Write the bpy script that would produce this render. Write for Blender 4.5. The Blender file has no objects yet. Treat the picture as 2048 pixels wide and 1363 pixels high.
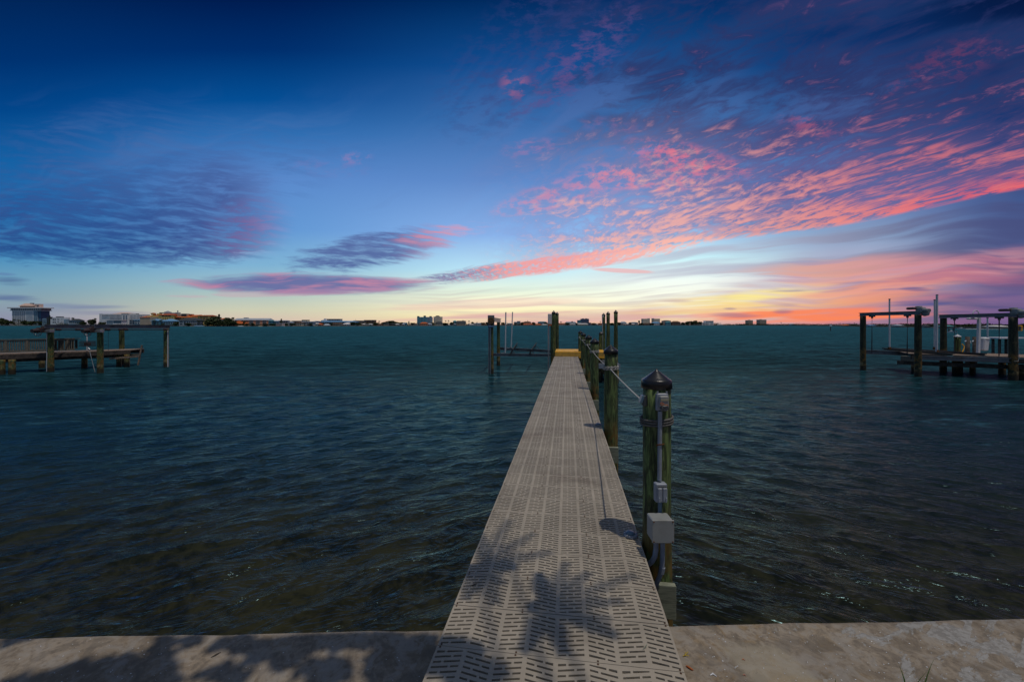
import bpy, math, random
import numpy as np
from mathutils import Vector, Matrix

# ---------------------------------------------------------------- camera, exposure
# world frame: camera stands over (0,0), looks along +Y; z = 0 is the top of the dock walkway
scene = bpy.context.scene
F, HZ, CZ = 813.0, 649.0, 1.64           # focal length and horizon row for a 2048 px wide frame; eye height
WZ = -1.30                               # water level
cam_d = bpy.data.cameras.new('camera')
cam_d.sensor_width = 36.0
cam_d.lens = F / 2048 * 36
cam_d.shift_y = -(681.5 - HZ) / 2048
cam_d.clip_start = 0.05
cam_d.clip_end = 30000
cam = bpy.data.objects.new('camera', cam_d)
cam.location = (0, 0, CZ)
cam.rotation_euler = (math.pi / 2, 0, 0)
scene.collection.objects.link(cam)
scene.camera = cam
scene.view_settings.view_transform = 'Standard'
scene.view_settings.look = 'None'
scene.view_settings.gamma = 1.0
scene.view_settings.exposure = -1.0
scene.render.film_transparent = False

# ---------------------------------------------------------------- sun
SUN = Vector((0.225, -0.20, 1.0)).normalized()
sl = bpy.data.lights.new('sun', 'SUN')
sl.energy = 3.0
sl.angle = math.radians(0.5)
sl.color = (1.0, 0.92, 0.80)
so = bpy.data.objects.new('sun', sl)
so.rotation_euler = SUN.to_track_quat('Z', 'Y').to_euler()
so.location = (0, 0, 50)
scene.collection.objects.link(so)

def lin(c, g=1.0):
    r = []
    for v in c:
        v = v / 255.0
        r.append((v / 12.92 if v <= 0.04045 else ((v + 0.055) / 1.055) ** 2.4) * g)
    return (r[0], r[1], r[2], 1.0)

# ---------------------------------------------------------------- node expression helper
class NT:
    def __init__(s, tree): s.t = tree; s.n = tree.nodes; s.l = tree.links
class X:
    """a socket that can be written into expressions"""
    def __init__(s, nt, sock): s.nt = nt; s.s = sock
    def _m(s, op, o=None, rev=False, c=None):
        n = s.nt.n.new('ShaderNodeMath'); n.operation = op
        a, b = (o, s) if rev else (s, o)
        put(s.nt, n.inputs[0], a)
        if b is not None: put(s.nt, n.inputs[1], b)
        if c is not None: put(s.nt, n.inputs[2], c)
        return X(s.nt, n.outputs[0])
    def __add__(s, o): return s._m('ADD', o)
    __radd__ = __add__
    def __sub__(s, o): return s._m('SUBTRACT', o)
    def __rsub__(s, o): return s._m('SUBTRACT', o, True)
    def __mul__(s, o): return s._m('MULTIPLY', o)
    __rmul__ = __mul__
    def __truediv__(s, o): return s._m('DIVIDE', o)
    def __rtruediv__(s, o): return s._m('DIVIDE', o, True)
    def mx(s, o): return s._m('MAXIMUM', o)
    def mn(s, o): return s._m('MINIMUM', o)
    def pw(s, o): return s._m('POWER', o)
    def abs(s): return s._m('ABSOLUTE')
def put(nt, inp, v):
    if isinstance(v, X): nt.l.new(v.s, inp)
    elif v is not None: inp.default_value = v
def sm(a, b, x, lo=0.0, hi=1.0):
    n = x.nt.n.new('ShaderNodeMapRange'); n.interpolation_type = 'SMOOTHSTEP'
    put(x.nt, n.inputs[0], x)
    for i, v in ((1, a), (2, b), (3, lo), (4, hi)): put(x.nt, n.inputs[i], v)
    return X(x.nt, n.outputs[0])
def vec(nt, x, y, z=0.0):
    n = nt.n.new('ShaderNodeCombineXYZ')
    for i, v in enumerate((x, y, z)): put(nt, n.inputs[i], v)
    return X(nt, n.outputs[0])
def noise(v, scale=1.0, detail=3.0, rough=0.5, dist=0.0, d='3D', out=0):
    n = v.nt.n.new('ShaderNodeTexNoise'); n.noise_dimensions = d
    put(v.nt, n.inputs['Vector'], v)
    n.inputs['Scale'].default_value = scale; n.inputs['Detail'].default_value = detail
    n.inputs['Roughness'].default_value = rough; n.inputs['Distortion'].default_value = dist
    return X(v.nt, n.outputs[out])
def mix(f, a, b, mode='MIX'):
    nt = next(q.nt for q in (f, a, b) if isinstance(q, X))
    n = nt.n.new('ShaderNodeMix'); n.data_type = 'RGBA'; n.blend_type = mode; n.clamp_factor = True
    put(nt, n.inputs[0], f); put(nt, n.inputs[6], a); put(nt, n.inputs[7], b)
    return X(nt, n.outputs[2])
def ramp(x, stops, interp='LINEAR'):
    n = x.nt.n.new('ShaderNodeValToRGB'); n.color_ramp.interpolation = interp
    e = n.color_ramp.elements
    while len(e) > 1: e.remove(e[-1])
    e[0].position = stops[0][0]; e[0].color = stops[0][1]
    for p, c in stops[1:]:
        k = e.new(p); k.color = c
    put(x.nt, n.inputs[0], x)
    return X(x.nt, n.outputs[0])
def curve(x, pts):
    """piecewise 1-D function; x and values inside 0..1"""
    return ramp(x, [(p, (v, v, v, 1)) for p, v in pts])._m('ADD', 0.0)

# ---------------------------------------------------------------- world: dusk sky, a function of direction only
world = bpy.data.worlds.new('World'); scene.world = world; world.use_nodes = True
W = NT(world.node_tree); W.n.clear()
tc = W.n.new('ShaderNodeTexCoord'); sp = W.n.new('ShaderNodeSeparateXYZ')
W.l.new(tc.outputs['Generated'], sp.inputs[0])
dx, dy, dz = (X(W, sp.outputs[i]) for i in range(3))
yy = dy.mx(0.28)
A = dx / yy * 0.813 + 1.024              # azimuth measure, 0 .. 2.05 over the bay
P = 0.649 - dz.mx(-0.02) / yy * 0.813      # falls with elevation: .649 horizon, 0 at ~39 degrees up
An = A * (1 / 2.048)

def col(stops):
    return ramp(P * (1 / 0.66), [(p / 0.66, lin(c)) for p, c in stops])
cols = [
 (0.00, [(0,(1,38,90)),(.12,(0,50,112)),(.22,(2,70,138)),(.32,(16,100,168)),(.42,(38,120,186)),(.51,(70,142,190)),(.56,(112,160,186)),(.60,(135,160,172)),(.64,(140,142,165))]),
 (0.51, [(0,(0,28,80)),(.10,(0,46,108)),(.20,(4,78,148)),(.27,(46,110,178)),(.36,(90,138,204)),(.46,(98,152,212)),(.53,(126,178,212)),(.58,(165,194,196)),(.62,(205,205,180)),(.64,(212,192,175))]),
 (1.02, [(0,(0,42,94)),(.13,(16,76,142)),(.24,(54,106,170)),(.36,(94,138,202)),(.47,(138,180,236)),(.54,(190,232,248)),(.58,(232,246,226)),(.605,(255,252,214)),(.635,(254,236,178)),(.648,(245,210,170))]),
 (1.36, [(0,(2,46,100)),(.13,(24,78,140)),(.25,(68,112,172)),(.37,(94,140,202)),(.46,(150,200,245)),(.515,(205,248,255)),(.56,(245,255,248)),(.60,(255,255,232)),(.625,(255,232,185)),(.648,(250,196,155))]),
 (1.70, [(0,(6,38,88)),(.13,(14,54,112)),(.28,(56,94,154)),(.39,(88,122,180)),(.47,(140,165,200)),(.53,(176,176,200)),(.57,(198,164,180)),(.60,(230,165,155)),(.63,(214,146,152)),(.648,(232,128,120))]),
 (2.05, [(0,(5,24,64)),(.15,(12,42,94)),(.30,(34,62,120)),(.40,(66,88,140)),(.48,(80,96,145)),(.54,(84,88,132)),(.59,(106,92,138)),(.648,(112,92,145))]),
]
c = col(cols[0][1])
for i in range(1, len(cols)):
    a0, a1 = cols[i-1][0], cols[i][0]
    c = mix(sm(a0, a1, A) if i != 5 else sm(a0, a1, A), c, col(cols[i][1]))

def lens(cx, cy, hl, ht, slope=0.0, amp=0.6, nz=None, soft=0.5):
    X0 = A - cx
    Y0 = (P - cy) - X0 * slope
    q = (X0 * (1/hl)); r = Y0 * (1/ht)
    v = 1.0 - (q*q + r*r)
    if nz is not None: v = v + (nz - 0.5) * (amp * 4.2)
    return sm(0.0, soft, v)

# fan of streaks that converge low on the left
m = (0.63 - P) / (A.mx(0.9) - 0.58)
warp = noise(vec(W, A*2.2, m*3.0, 3.1), 1.0, 2)
streak = noise(vec(W, A*1.9, m*30.0 + warp*3.0, 0.0), 1.0, 4, .55)
streak2 = noise(vec(W, A*3.6, m*62.0 + warp*4.0, 7.0), 1.0, 3, .55)
lowst = noise(vec(W, A*4.0, P*75.0 + A*3.5, 2.0), 1.0, 3, .55)

# thin pale grey veil streaks on the right, under the coral bank
edge = curve(An, [(0,.62),(.40,.575),(.54,.548),(.61,.512),(.68,.487),(.80,.456),(.90,.420),(1.0,.378)]) + (warp-.5)*.028
h = edge - P                               # >0 above the bank's sharp lower edge
under = sm(.004, -.012, h)
veil = sm(.38, .60, streak) * sm(1.10, 1.40, A) * under
c = mix(veil * .74, c, mix(sm(1.35, 2.0, A), lin((182,182,202)), lin((70,76,122))))
veil2 = sm(.45, .62, streak2) * sm(.55, 1.0, A) * sm(.555, .60, P)
c = mix(veil2 * .36, c, mix(sm(1.0, 1.9, A), lin((186,164,172)), lin((140,105,145))))
# lit streaks low over the place where the sun went down
glow = sm(.47, .60, streak) * lens(1.64, .580, .44, .070, -.10, .25, warp, .7)
c = mix(glow * .52, c, mix(sm(1.62, 1.95, A), lin((252,166,122)), lin((232,144,150))))
gold = sm(.36, .58, streak2) * lens(1.58, .594, .40, .040, -.10, .3, streak, .9)
c = mix(gold * .75, c, mix(sm(1.5, 1.75, A), lin((255,216,130)), lin((255,168,104))))
gold2 = sm(.38, .56, streak) * lens(1.50, .592, .20, .016, -.11, .3, streak2, .9)
c = mix(gold2 * .9, c, lin((255,238,150)))
pinkl = sm(.42, .60, lowst) * lens(1.30, .634, .62, .020, -.02, .3, streak, .6)
c = mix(pinkl * .35, c, lin((225,150,160)))
rose = lens(1.01, .606, .26, .012, -.05, .5, streak, .7)
c = mix(rose * .3, c, lin((240,170,175)))
rose2 = lens(1.13, .634, .30, .012, -.02, .5, lowst, .7)
c = mix(rose2 * .45, c, lin((205,150,170)))
hot = sm(.36, .56, lowst) * lens(1.63, .630, .30, .017, -.02, .3, streak2, .7)
c = mix(hot * .9, c, lin((255,134,84)))
band = sm(.42,.6, streak) * lens(1.98, .545, .34, .05, -.13, .4, warp, .8)
c = mix(band * .38, c, lin((186,108,138)))
band = sm(.42,.6, streak2) * lens(1.78, .552, .36, .045, -.12, .4, warp, .8)
c = mix(band * .45, c, lin((228,160,165)))

band = sm(.52, .68, lowst) * lens(1.74, .588, .42, .045, -.03, .3, warp, 1.0)
c = mix(band * .55, c, lin((132,124,166)))
band = sm(.54, .66, streak2) * lens(1.62, .540, .42, .035, -.12, .3, warp, 1.0)
c = mix(band * .5, c, lin((150,150,186)))
# far upper right: a thin mottled deck, purple-grey in its own shade, pink where the low sun reaches it
cellw = noise(vec(W, A*5.0, m*9.0, 5.0), 1.0, 2, .5)
# altocumulus cells on a cloud plane: small near the lower edge, larger and looser towards the zenith
va = (0.665 - P).mx(0.04)
ca = (A - 1.05) / va
cb = va._m('LOGARITHM', math.e) - A * .32
patch = noise(vec(W, ca*2.1 + 3.0, cb*6.0, 9.0), 1.0, 2, .55, .5)
cell = noise(vec(W, ca*11.5 + cellw*3.0, cb*21.0 + cellw*1.0 + patch*2.6, 1.0), 1.0, 4, .66, .35)
haze = sm(.36, .62, cellw) * sm(.80, 1.15, A) * sm(.52, .36, P) * sm(.06, .20, P)
c = mix(haze * .16, c, lin((116,120,172)))
veilu = sm(.36, .62, patch) * sm(.90, 1.50, A) * sm(.0, .06, h)
c = mix(veilu * .60, c, mix(sm(.20, .46, P), lin((38,64,116)), lin((98,108,162))))
dens = cell*.58 + patch*.42
thr = sm(-.02, .36, h, .385, .532) + sm(1.30, .98, A) * .05
shade = sm(thr - .11, thr + .07, dens) * sm(.0, .014, h) * sm(.90, 1.32, A)
shcol = mix(sm(.16, .42, P), lin((44,52,100)), mix(sm(1.2, 1.6, A), lin((146,146,194)), lin((104,92,146))))
c = mix(shade * .70, c, shcol)
lit = sm(thr + .04, thr + .21, dens) * sm(.0, .010, h) * sm(.92, 1.22, A)
litcol = mix(sm(.06, .44, P), lin((150,92,132)), mix(sm(1.25, 1.9, A), lin((252,182,166)), lin((234,124,122))))
c = mix(lit * sm(.0, .45, h, .78, .46), c, litcol)
# the bank's bright lower rim
rim = sm(.0, .008, h) * sm(.055, .000, h + (cell-.5)*.16) * sm(1.16, 1.36, A)
rimcol = mix(sm(1.25, 1.5, A), lin((255,214,196)), mix(sm(1.5, 1.95, A), lin((252,164,140)), lin((244,94,100))))
c = mix(rim * sm(.38, .60, cell) * .9, c, rimcol)

# left: rippled deck of blue-grey cloud
rw = noise(vec(W, A*4.0, P*7.0, 4.0), 1.0, 2)
rip = noise(vec(W, A*14.0 + rw*2.5, (P - A*.08)*90.0 + rw*5.0, 0.0), 1.0, 4, .62)
ebot = curve(An, [(0,.512),(.08,.524),(.16,.526),(.23,.516),(.27,.50),(.30,.49)])
reg = sm(.012, -.010, P - ebot + (rip-.5)*.085) * sm(.22, .44, P + (rw-.5)*.20) * sm(.600, .48, A + (rip-.5)*.10 + (P-.45).abs()*.35)
c = mix(reg * sm(.30, .64, rip, .42, 1.0) * .95, c, mix(sm(.25,.60, A + P*.1), lin((36,74,138)), lin((72,88,148))))
pk = reg * sm(.40, .60, rip) * sm(.42, .57, A + (P-.45)*.5)
c = mix(pk * .30, c, lin((168,112,160)))
pk2 = lens(.50, .455, .10, .075, -.1, .3, rip, 1.4) * sm(.40, .60, rip)
c = mix(pk2 * .18, c, lin((190,120,155)))
thin = sm(.40, .66, rip) * lens(.30, .34, .52, .15, -.10, .35, rw, 1.2)
c = mix(thin * .45, c, lin((70,104,164)))
wisp = sm(.46, .70, noise(vec(W, A*3.0 - P*2.0, P*16.0 + A*4.0 + rw*3.0, 11.0), 1.0, 4, .6, .4)) * sm(.56, .40, P) * sm(.14, .30, P) * sm(1.2, .7, A)
c = mix(wisp * .16, c, lin((96,128,184)))
# middle wedge
wed = lens(.745, .500, .19, .042, -.17, .45, rip, .9)
c = mix(wed * sm(.25, .6, rip, .35, .95), c, mix(sm(.78,.94, A + (rip-.5)*.2), lin((84,104,160)), lin((190,146,178))))
wp = lens(.88, .468, .12, .020, -.16, .5, rip, 1.2) * sm(.40, .58, rip)
c = mix(wp * .5, c, lin((226,152,170)))
# low lens cloud
st3 = noise(vec(W, A*5.0, (P + A*.02)*70.0 + rw*4, 6.0), 1.0, 4, .6)
le = lens(.615, .569, .28, .025, .012, .40, st3, .75)
c = mix(le * .92, c, mix(sm(.46, .66, st3), lin((100,104,160)), lin((192,124,158))))
le2 = lens(.60, .585, .25, .008, -.03, .6, st3, .5)
c = mix(le2 * .35, c, lin((206,146,172)))
# long rising bank that leads into the coral deck
d1 = lens(1.085, .531, .29, .021, -.125, .42, noise(vec(W, A*12.0, m*70.0, 3.0), 1.0, 4, .6), .8)
c = mix(d1 * sm(.30, .56, cell, .35, .95), c, mix(sm(.90, 1.06, A + (cell-.5)*.5), lin((118,112,160)), lin((244,160,158))))
d2 = lens(1.27, .503, .18, .017, -.17, .8, cell, 1.0) * sm(.36, .58, cell)
c = mix(d2 * .8, c, lin((252,184,172)))
d3 = lens(1.24, .541, .075, .005, .05, .5, st3, .6)
c = mix(d3 * .7, c, lin((240,178,178)))
# loose pink puffs
puf = noise(vec(W, A*30.0 + rw*3, P*58.0 + A*6.0, 8.0), 1.0, 4, .66)
for (cx, cy, hl, ht, s_, o_, k_) in ((1.07,.295,.05,.014,-.1,.55,(190,120,160)),(1.15,.378,.11,.020,-.25,.75,(214,138,166)),(1.28,.355,.10,.017,.10,.75,(232,136,152)),
        (1.06,.415,.06,.010,-.1,.6,(206,150,180)),(1.37,.318,.09,.020,.22,.75,(236,120,140)),(1.07,.10,.13,.10,-.5,.50,(58,66,122)),(1.16,.12,.09,.045,-.7,.60,(112,82,138)),
        (1.03,.168,.022,.020,0,.8,(160,100,140)),(.71,.316,.025,.009,-.1,.7,(150,128,180)),(.66,.335,.06,.014,.1,.4,(120,120,180)),(1.22,.252,.05,.012,.1,.5,(140,104,150)),
        (1.90,.126,.08,.028,-.3,.7,(104,58,98)),(1.80,.172,.03,.010,-.4,.7,(120,66,106)),(1.62,.25,.05,.014,.2,.6,(180,90,120))):
    c = mix(lens(cx, cy, hl*1.7, ht*1.9, s_, .25, rw, 1.3) * sm(.44, .64, puf) * o_, c, lin(k_))
# small shaded dashes low over the horizon
for (cx, cy, hl, ht, s_, o_, k_) in ((.02,.562,.045,.010,.05,.8,(62,76,132)),(.01,.548,.03,.004,.08,.6,(84,100,160)),(.03,.597,.065,.009,.06,.8,(70,88,145)),(.16,.612,.10,.006,.03,.7,(96,110,158)),(.20,.624,.12,.006,.02,.6,(110,112,155)),
        (1.845,.606,.065,.0065,-.02,.9,(64,78,140)),(1.83,.578,.03,.005,.03,.8,(86,84,138)),(1.97,.592,.08,.006,-.02,.5,(62,74,134)),(1.47,.630,.05,.0055,.03,.7,(130,112,146)),
        (1.565,.622,.022,.005,.0,.8,(120,106,146)),(1.35,.601,.035,.0035,.0,.6,(190,160,165)),(1.46,.617,.014,.003,.05,.7,(140,120,150)),(.80,.603,.20,.006,.02,.35,(180,185,190)),(.95,.585,.16,.007,-.06,.35,(170,190,195))):
    c = mix(lens(cx, cy, hl*1.2, ht*1.2, s_, .55, lowst, 1.4) * (o_*.85), c, lin(k_))
# the sky overhead and behind the camera: paler grey-blue added out of frame as fill light
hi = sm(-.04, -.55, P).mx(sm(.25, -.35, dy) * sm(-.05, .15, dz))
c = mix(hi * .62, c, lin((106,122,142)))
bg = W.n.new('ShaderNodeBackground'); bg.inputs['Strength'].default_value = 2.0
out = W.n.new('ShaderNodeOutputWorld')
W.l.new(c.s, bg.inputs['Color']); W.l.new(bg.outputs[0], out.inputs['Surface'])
world.cycles.sampling_method = 'MANUAL'; world.cycles.sample_map_resolution = 256
scene.cycles.adaptive_threshold = 0.015; scene.cycles.use_denoising = True

# ================================================================ helpers for building
C = scene.collection
R = random.Random(7)
ORG = [Vector((0, 0, 0))]

def P3(px, py, z):
    """point at height z seen at pixel (px, py) of the 2048 wide frame"""
    y = F * (CZ - z) / (py - HZ)
    return Vector(((px - 1024) * y / F, y, z))
def PY(px, py, y):
    return Vector(((px - 1024) * y / F, y, CZ - (py - HZ) * y / F))

class MB:
    def __init__(s): s.v = []; s.f = []; s.m = []; s.sm = []
    def add(s, vs, fs, mat=0, smooth=False):
        b = len(s.v); s.v += [tuple(v) for v in vs]
        for f in fs:
            s.f.append([b + i for i in f]); s.m.append(mat); s.sm.append(smooth)
        return s
    def box(s, c, d, rz=0.0, mat=0, M=None, bev=0.0):
        hx, hy, hz = d[0]/2, d[1]/2, d[2]/2
        if bev > 0 and min(hx, hy, hz) > bev*1.2:
            pts = []
            for sz, k in ((-1, 1), (-1, 0), (1, 0), (1, 1)):
                pts.append((sz*(hz if k else hz-bev), bev if k else 0))
            prof = [(-hz, bev), (-hz+bev, 0), (hz-bev, 0), (hz, bev)]
            vs = []
            for z, i in prof:
                a, b = hx-i, hy-i; q = bev*(1 if i == 0 else .6)
                q = bev
                vs += [(a-q, -b, z), (a, -b+q, z), (a, b-q, z), (a-q, b, z), (-a+q, b, z), (-a, b-q, z), (-a, -b+q, z), (-a+q, -b, z)]
            fs = [[7,6,5,4,3,2,1,0]]
            for r in range(3):
                for k in range(8):
                    a = r*8+k; b = r*8+(k+1) % 8
                    fs.append([a, b, b+8, a+8])
            fs.append([24+k for k in range(8)])
        else:
            vs = [(-hx,-hy,-hz),(hx,-hy,-hz),(hx,hy,-hz),(-hx,hy,-hz),(-hx,-hy,hz),(hx,-hy,hz),(hx,hy,hz),(-hx,hy,hz)]
            fs = [[3,2,1,0],[4,5,6,7],[0,1,5,4],[1,2,6,5],[2,3,7,6],[3,0,4,7]]
        T = Matrix.Translation(Vector(c)) @ (M if M is not None else Matrix.Rotation(rz, 4, 'Z'))
        return s.add([T @ Vector(v) for v in vs], fs, mat)
    def bar(s, p, q, w, h, mat=0, up=(0,0,1)):
        """rectangular bar from p to q, w across, h along up"""
        p, q = Vector(p), Vector(q); d = q - p; L = d.length; d.normalize()
        u = Vector(up); r = d.cross(u)
        if r.length < 1e-4: r = d.cross(Vector((1,0,0)))
        r.normalize(); u = r.cross(d).normalized()
        vs = []
        for e in (p, q):
            for a, b in ((-1,-1),(1,-1),(1,1),(-1,1)): vs.append(e + r*(a*w/2) + u*(b*h/2))
        return s.add(vs, [[3,2,1,0],[4,5,6,7],[0,1,5,4],[1,2,6,5],[2,3,7,6],[3,0,4,7]], mat)
    def tube(s, pts, r, n=10, mat=0, caps=True, smooth=True):
        pts = [Vector(p) for p in pts]; N = len(pts)
        rs = r if isinstance(r, (list, tuple)) else [r]*N
        vs = []; prev = None
        for i, p in enumerate(pts):
            d = (pts[min(i+1, N-1)] - pts[max(i-1, 0)]).normalized()
            if prev is None:
                a = d.cross(Vector((0,0,1)))
                if a.length < .05: a = d.cross(Vector((0,1,0)))
            else:
                a = prev - d*prev.dot(d)
            a.normalize(); prev = a; b = d.cross(a)
            for k in range(n):
                t = 2*math.pi*k/n
                vs.append(p + (a*math.cos(t) + b*math.sin(t))*rs[i])
        fs = []
        for i in range(N-1):
            for k in range(n):
                a0 = i*n+k; b0 = i*n+(k+1) % n
                fs.append([a0, b0, b0+n, a0+n])
        s.add(vs, fs, mat, smooth)
        if caps:
            s.add(vs[:n], [list(range(n))[::-1]], mat); s.add(vs[-n:], [list(range(n))], mat)
        return s
    def lathe(s, c, prof, n=20, mat=0, smooth=True):
        vs = []
        for r_, z in prof:
            for k in range(n):
                t = 2*math.pi*k/n
                vs.append((c[0]+r_*math.cos(t), c[1]+r_*math.sin(t), c[2]+z))
        fs = []
        for i in range(len(prof)-1):
            for k in range(n):
                a = i*n+k; b = i*n+(k+1) % n
                fs.append([a, b, b+n, a+n])
        fs.append(list(range(n))[::-1]); fs.append([(len(prof)-1)*n+k for k in range(n)])
        return s.add(vs, fs, mat, smooth)
    def build(s, name, mats, parent=None, org=None, local=False):
        o_ = Vector((0,0,0)) if local else (parent_loc(parent) if parent else (Vector(org) if org is not None else Vector((0,0,0))))
        me = bpy.data.meshes.new(name)
        me.from_pydata([(v[0]-o_[0], v[1]-o_[1], v[2]-o_[2]) for v in s.v], [], s.f)
        if not isinstance(mats, (list, tuple)): mats = [mats]
        for m_ in mats: me.materials.append(m_)
        me.polygons.foreach_set('material_index', s.m)
        me.polygons.foreach_set('use_smooth', s.sm)
        me.update()
        o = bpy.data.objects.new(name, me); C.objects.link(o)
        if parent: o.parent = parent
        elif not local: o.location = o_
        return o
def parent_loc(p):
    v = Vector((0,0,0))
    while p is not None:
        v = v + Vector(p.location); p = p.parent
    return v
def tag(o, label=None, cat=None, group=None, kind=None):
    for k, v in (('label', label), ('category', cat), ('group', group), ('kind', kind)):
        if v: o[k] = v
    return o
def thing(name, label, cat, loc=(0,0,0), group=None):
    o = bpy.data.objects.new(name, None); C.objects.link(o); o.location = loc
    o.empty_display_size = .2
    return tag(o, label, cat, group)
def copy_tree(o, loc=None, label=None, scale=None, rz=None, parent=None):
    c = o.copy(); C.objects.link(c); c.parent = parent
    if loc is not None: c.location = loc
    if scale is not None: c.scale = scale
    if rz is not None: c.rotation_euler = (0, 0, rz)
    if label: c['label'] = label
    for ch in list(o.children): copy_tree(ch, parent=c)
    return c

# ================================================================ materials
MATS = {}
def mat(name, col=(.5,.5,.5), rough=.6, spec=.5, metal=0.0, var=.12, vscale=3.0, bump=0.0, bscale=40.0, stretch=(1,1,1), col2=None, c2=(.45,.62), dirt=None, rnd=0.0):
    """procedural paint / metal / wood: base colour with soft variation, a second colour in patches, fine bump"""
    if name in MATS: return MATS[name]
    m_ = bpy.data.materials.new(name); m_.use_nodes = True; MATS[name] = m_
    T = NT(m_.node_tree); b = T.n['Principled BSDF']
    tcn = T.n.new('ShaderNodeTexCoord'); mp = T.n.new('ShaderNodeMapping'); mp.inputs['Scale'].default_value = stretch
    geo = T.n.new('ShaderNodeNewGeometry')
    T.l.new(geo.outputs['Position'], mp.inputs[0]); pos = X(T, mp.outputs[0])
    n1 = noise(pos, vscale, 4, .6)
    base = (*col, 1.0)
    if col2 is not None:
        n2 = noise(pos, vscale*1.7, 5, .62, .6)
        base = mix(sm(c2[0], c2[1], n2), base, (*col2, 1.0))
    if dirt is not None:
        n3 = noise(pos, vscale*.6, 4, .6, .2)
        base = mix(sm(.52, .70, n3) * .8, base, (*dirt, 1.0))
    f = sm(.25, .75, n1, 1-var, 1+var)
    if rnd:
        oi = T.n.new('ShaderNodeObjectInfo'); f = f * (X(T, oi.outputs['Random']) * (2*rnd) + (1-rnd))
    bc = mix(1.0, base, vec(T, f, f, f), 'MULTIPLY')
    T.l.new(bc.s, b.inputs['Base Color'])
    b.inputs['Roughness'].default_value = rough; b.inputs['Metallic'].default_value = metal
    b.inputs['Specular IOR Level'].default_value = spec
    if bump:
        bn = T.n.new('ShaderNodeBump'); bn.inputs['Strength'].default_value = min(1, bump); bn.inputs['Distance'].default_value = .01
        nb = noise(pos, bscale, 4, .6)
        T.l.new(nb.s, bn.inputs['Height']); T.l.new(bn.outputs[0], b.inputs['Normal'])
    return m_

def pile_mat(name='treated_pile', dark=(.016,.017,.010,1)):
    m_ = bpy.data.materials.new(name); m_.use_nodes = True
    T = NT(m_.node_tree); b = T.n['Principled BSDF']
    geo = T.n.new('ShaderNodeNewGeometry'); mp = T.n.new('ShaderNodeMapping'); mp.inputs['Scale'].default_value = (1, 1, .12)
    T.l.new(geo.outputs['Position'], mp.inputs[0]); pos = X(T, mp.outputs[0])
    sepn = T.n.new('ShaderNodeSeparateXYZ'); T.l.new(geo.outputs['Position'], sepn.inputs[0]); z = X(T, sepn.outputs[2])
    g1 = noise(pos, 24.0, 5, .64, 1.8); g2 = noise(pos, 60.0, 3, .6, .6); g3 = noise(X(T, geo.outputs['Position']), 5.0, 3, .6, .5); g4 = noise(pos, 7.0, 5, .7, 2.2)
    c0 = mix(sm(.34, .66, g1), (.022,.030,.014,1), (.165,.240,.078,1))
    c0 = mix(sm(.58, .70, g2) * .55, c0, (.24,.30,.13,1))
    c0 = mix(sm(.56, .44, g4) * .7, c0, dark)
    c0 = mix(sm(.52, .64, g1*.5 + g3*.5) * .45, c0, (.13,.10,.05,1))
    low = sm(.28, -.05, z + (g3-.5)*.5)
    c0 = mix(low * sm(.40,.6,g3) * .75, c0, (.22,.115,.025,1))
    bandz = sm(.13, .03, (z + .86 + (g3-.5)*.12).abs())
    c0 = mix(bandz * sm(.42, .60, g3) * .8, c0, (.27,.22,.12,1))
    wet = sm(-.92, -1.08, z + (g3-.5)*.22)
    c0 = mix(wet * .9, c0, (.030,.026,.018,1))
    T.l.new(c0.s, b.inputs['Base Color']); b.inputs['Roughness'].default_value = .7; b.inputs['Specular IOR Level'].default_value = .3
    bn = T.n.new('ShaderNodeBump'); bn.inputs['Strength'].default_value = .6; bn.inputs['Distance'].default_value = .006
    T.l.new((g1*.6+g2*.4).s, bn.inputs['Height']); T.l.new(bn.outputs[0], b.inputs['Normal'])
    return m_
M_pile = pile_mat()
M_pile2 = pile_mat('dark_pile', (.010,.010,.009,1))  # same pile wood in darker tones, for the right-hand pier posts
for l_ in list(M_pile2.node_tree.nodes):
    if l_.type == 'MIX' and tuple(round(v, 3) for v in l_.inputs[7].default_value[:3]) in ((.165,.240,.078), (.24,.30,.13)): l_.inputs[7].default_value = (.050,.060,.032,1)
M_cap = mat('black_plastic', (.012,.012,.014), .32, .5, var=.2, vscale=12, bump=.15, bscale=30)
M_panel = mat('deck_plastic', (.378,.326,.254), .60, .3, var=.16, vscale=2.2, bump=.35, bscale=260, dirt=(.25,.205,.155), rnd=.08)
M_panel_low = mat('dark_joist', (.05,.045,.04), .8, .2)
M_screw = mat('rusty_screw', (.085,.035,.015), .6, .4, metal=.5)
M_board = mat('weathered_board', (.20,.17,.13), .75, .2, var=.25, vscale=5, stretch=(1,1,6), col2=(.11,.10,.08), bump=.5, bscale=60)
M_palewood = mat('pale_treated_board', (.30,.32,.24), .75, .2, var=.25, vscale=4, stretch=(1,1,14), col2=(.20,.21,.16), bump=.5, bscale=60)
M_grey = mat('grey_pvc', (.26,.29,.34), .45, .5, var=.12, vscale=9, dirt=(.15,.15,.16))
M_greybox = mat('grey_box', (.27,.28,.27), .5, .5, var=.06, vscale=7, dirt=(.21,.21,.19))
M_darkgrey = mat('dark_grey_plastic', (.07,.075,.08), .45, .4)
M_beige = mat('beige_label', (.35,.33,.22), .6, .3)
M_orange = mat('orange_wire', (.45,.12,.03), .5, .4)
M_rust = mat('rust', (.17,.065,.018), .85, .2, var=.4, vscale=40, col2=(.08,.03,.012))
M_rope = mat('white_rope', (.42,.41,.38), .85, .2, var=.2, vscale=60)
M_ropedark = mat('dark_rope', (.13,.125,.12), .9, .2, var=.35, vscale=60)
M_yellow = mat('yellow_paint', (.78,.40,.02), .55, .4, var=.14, vscale=3, dirt=(.58,.30,.04))
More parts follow.
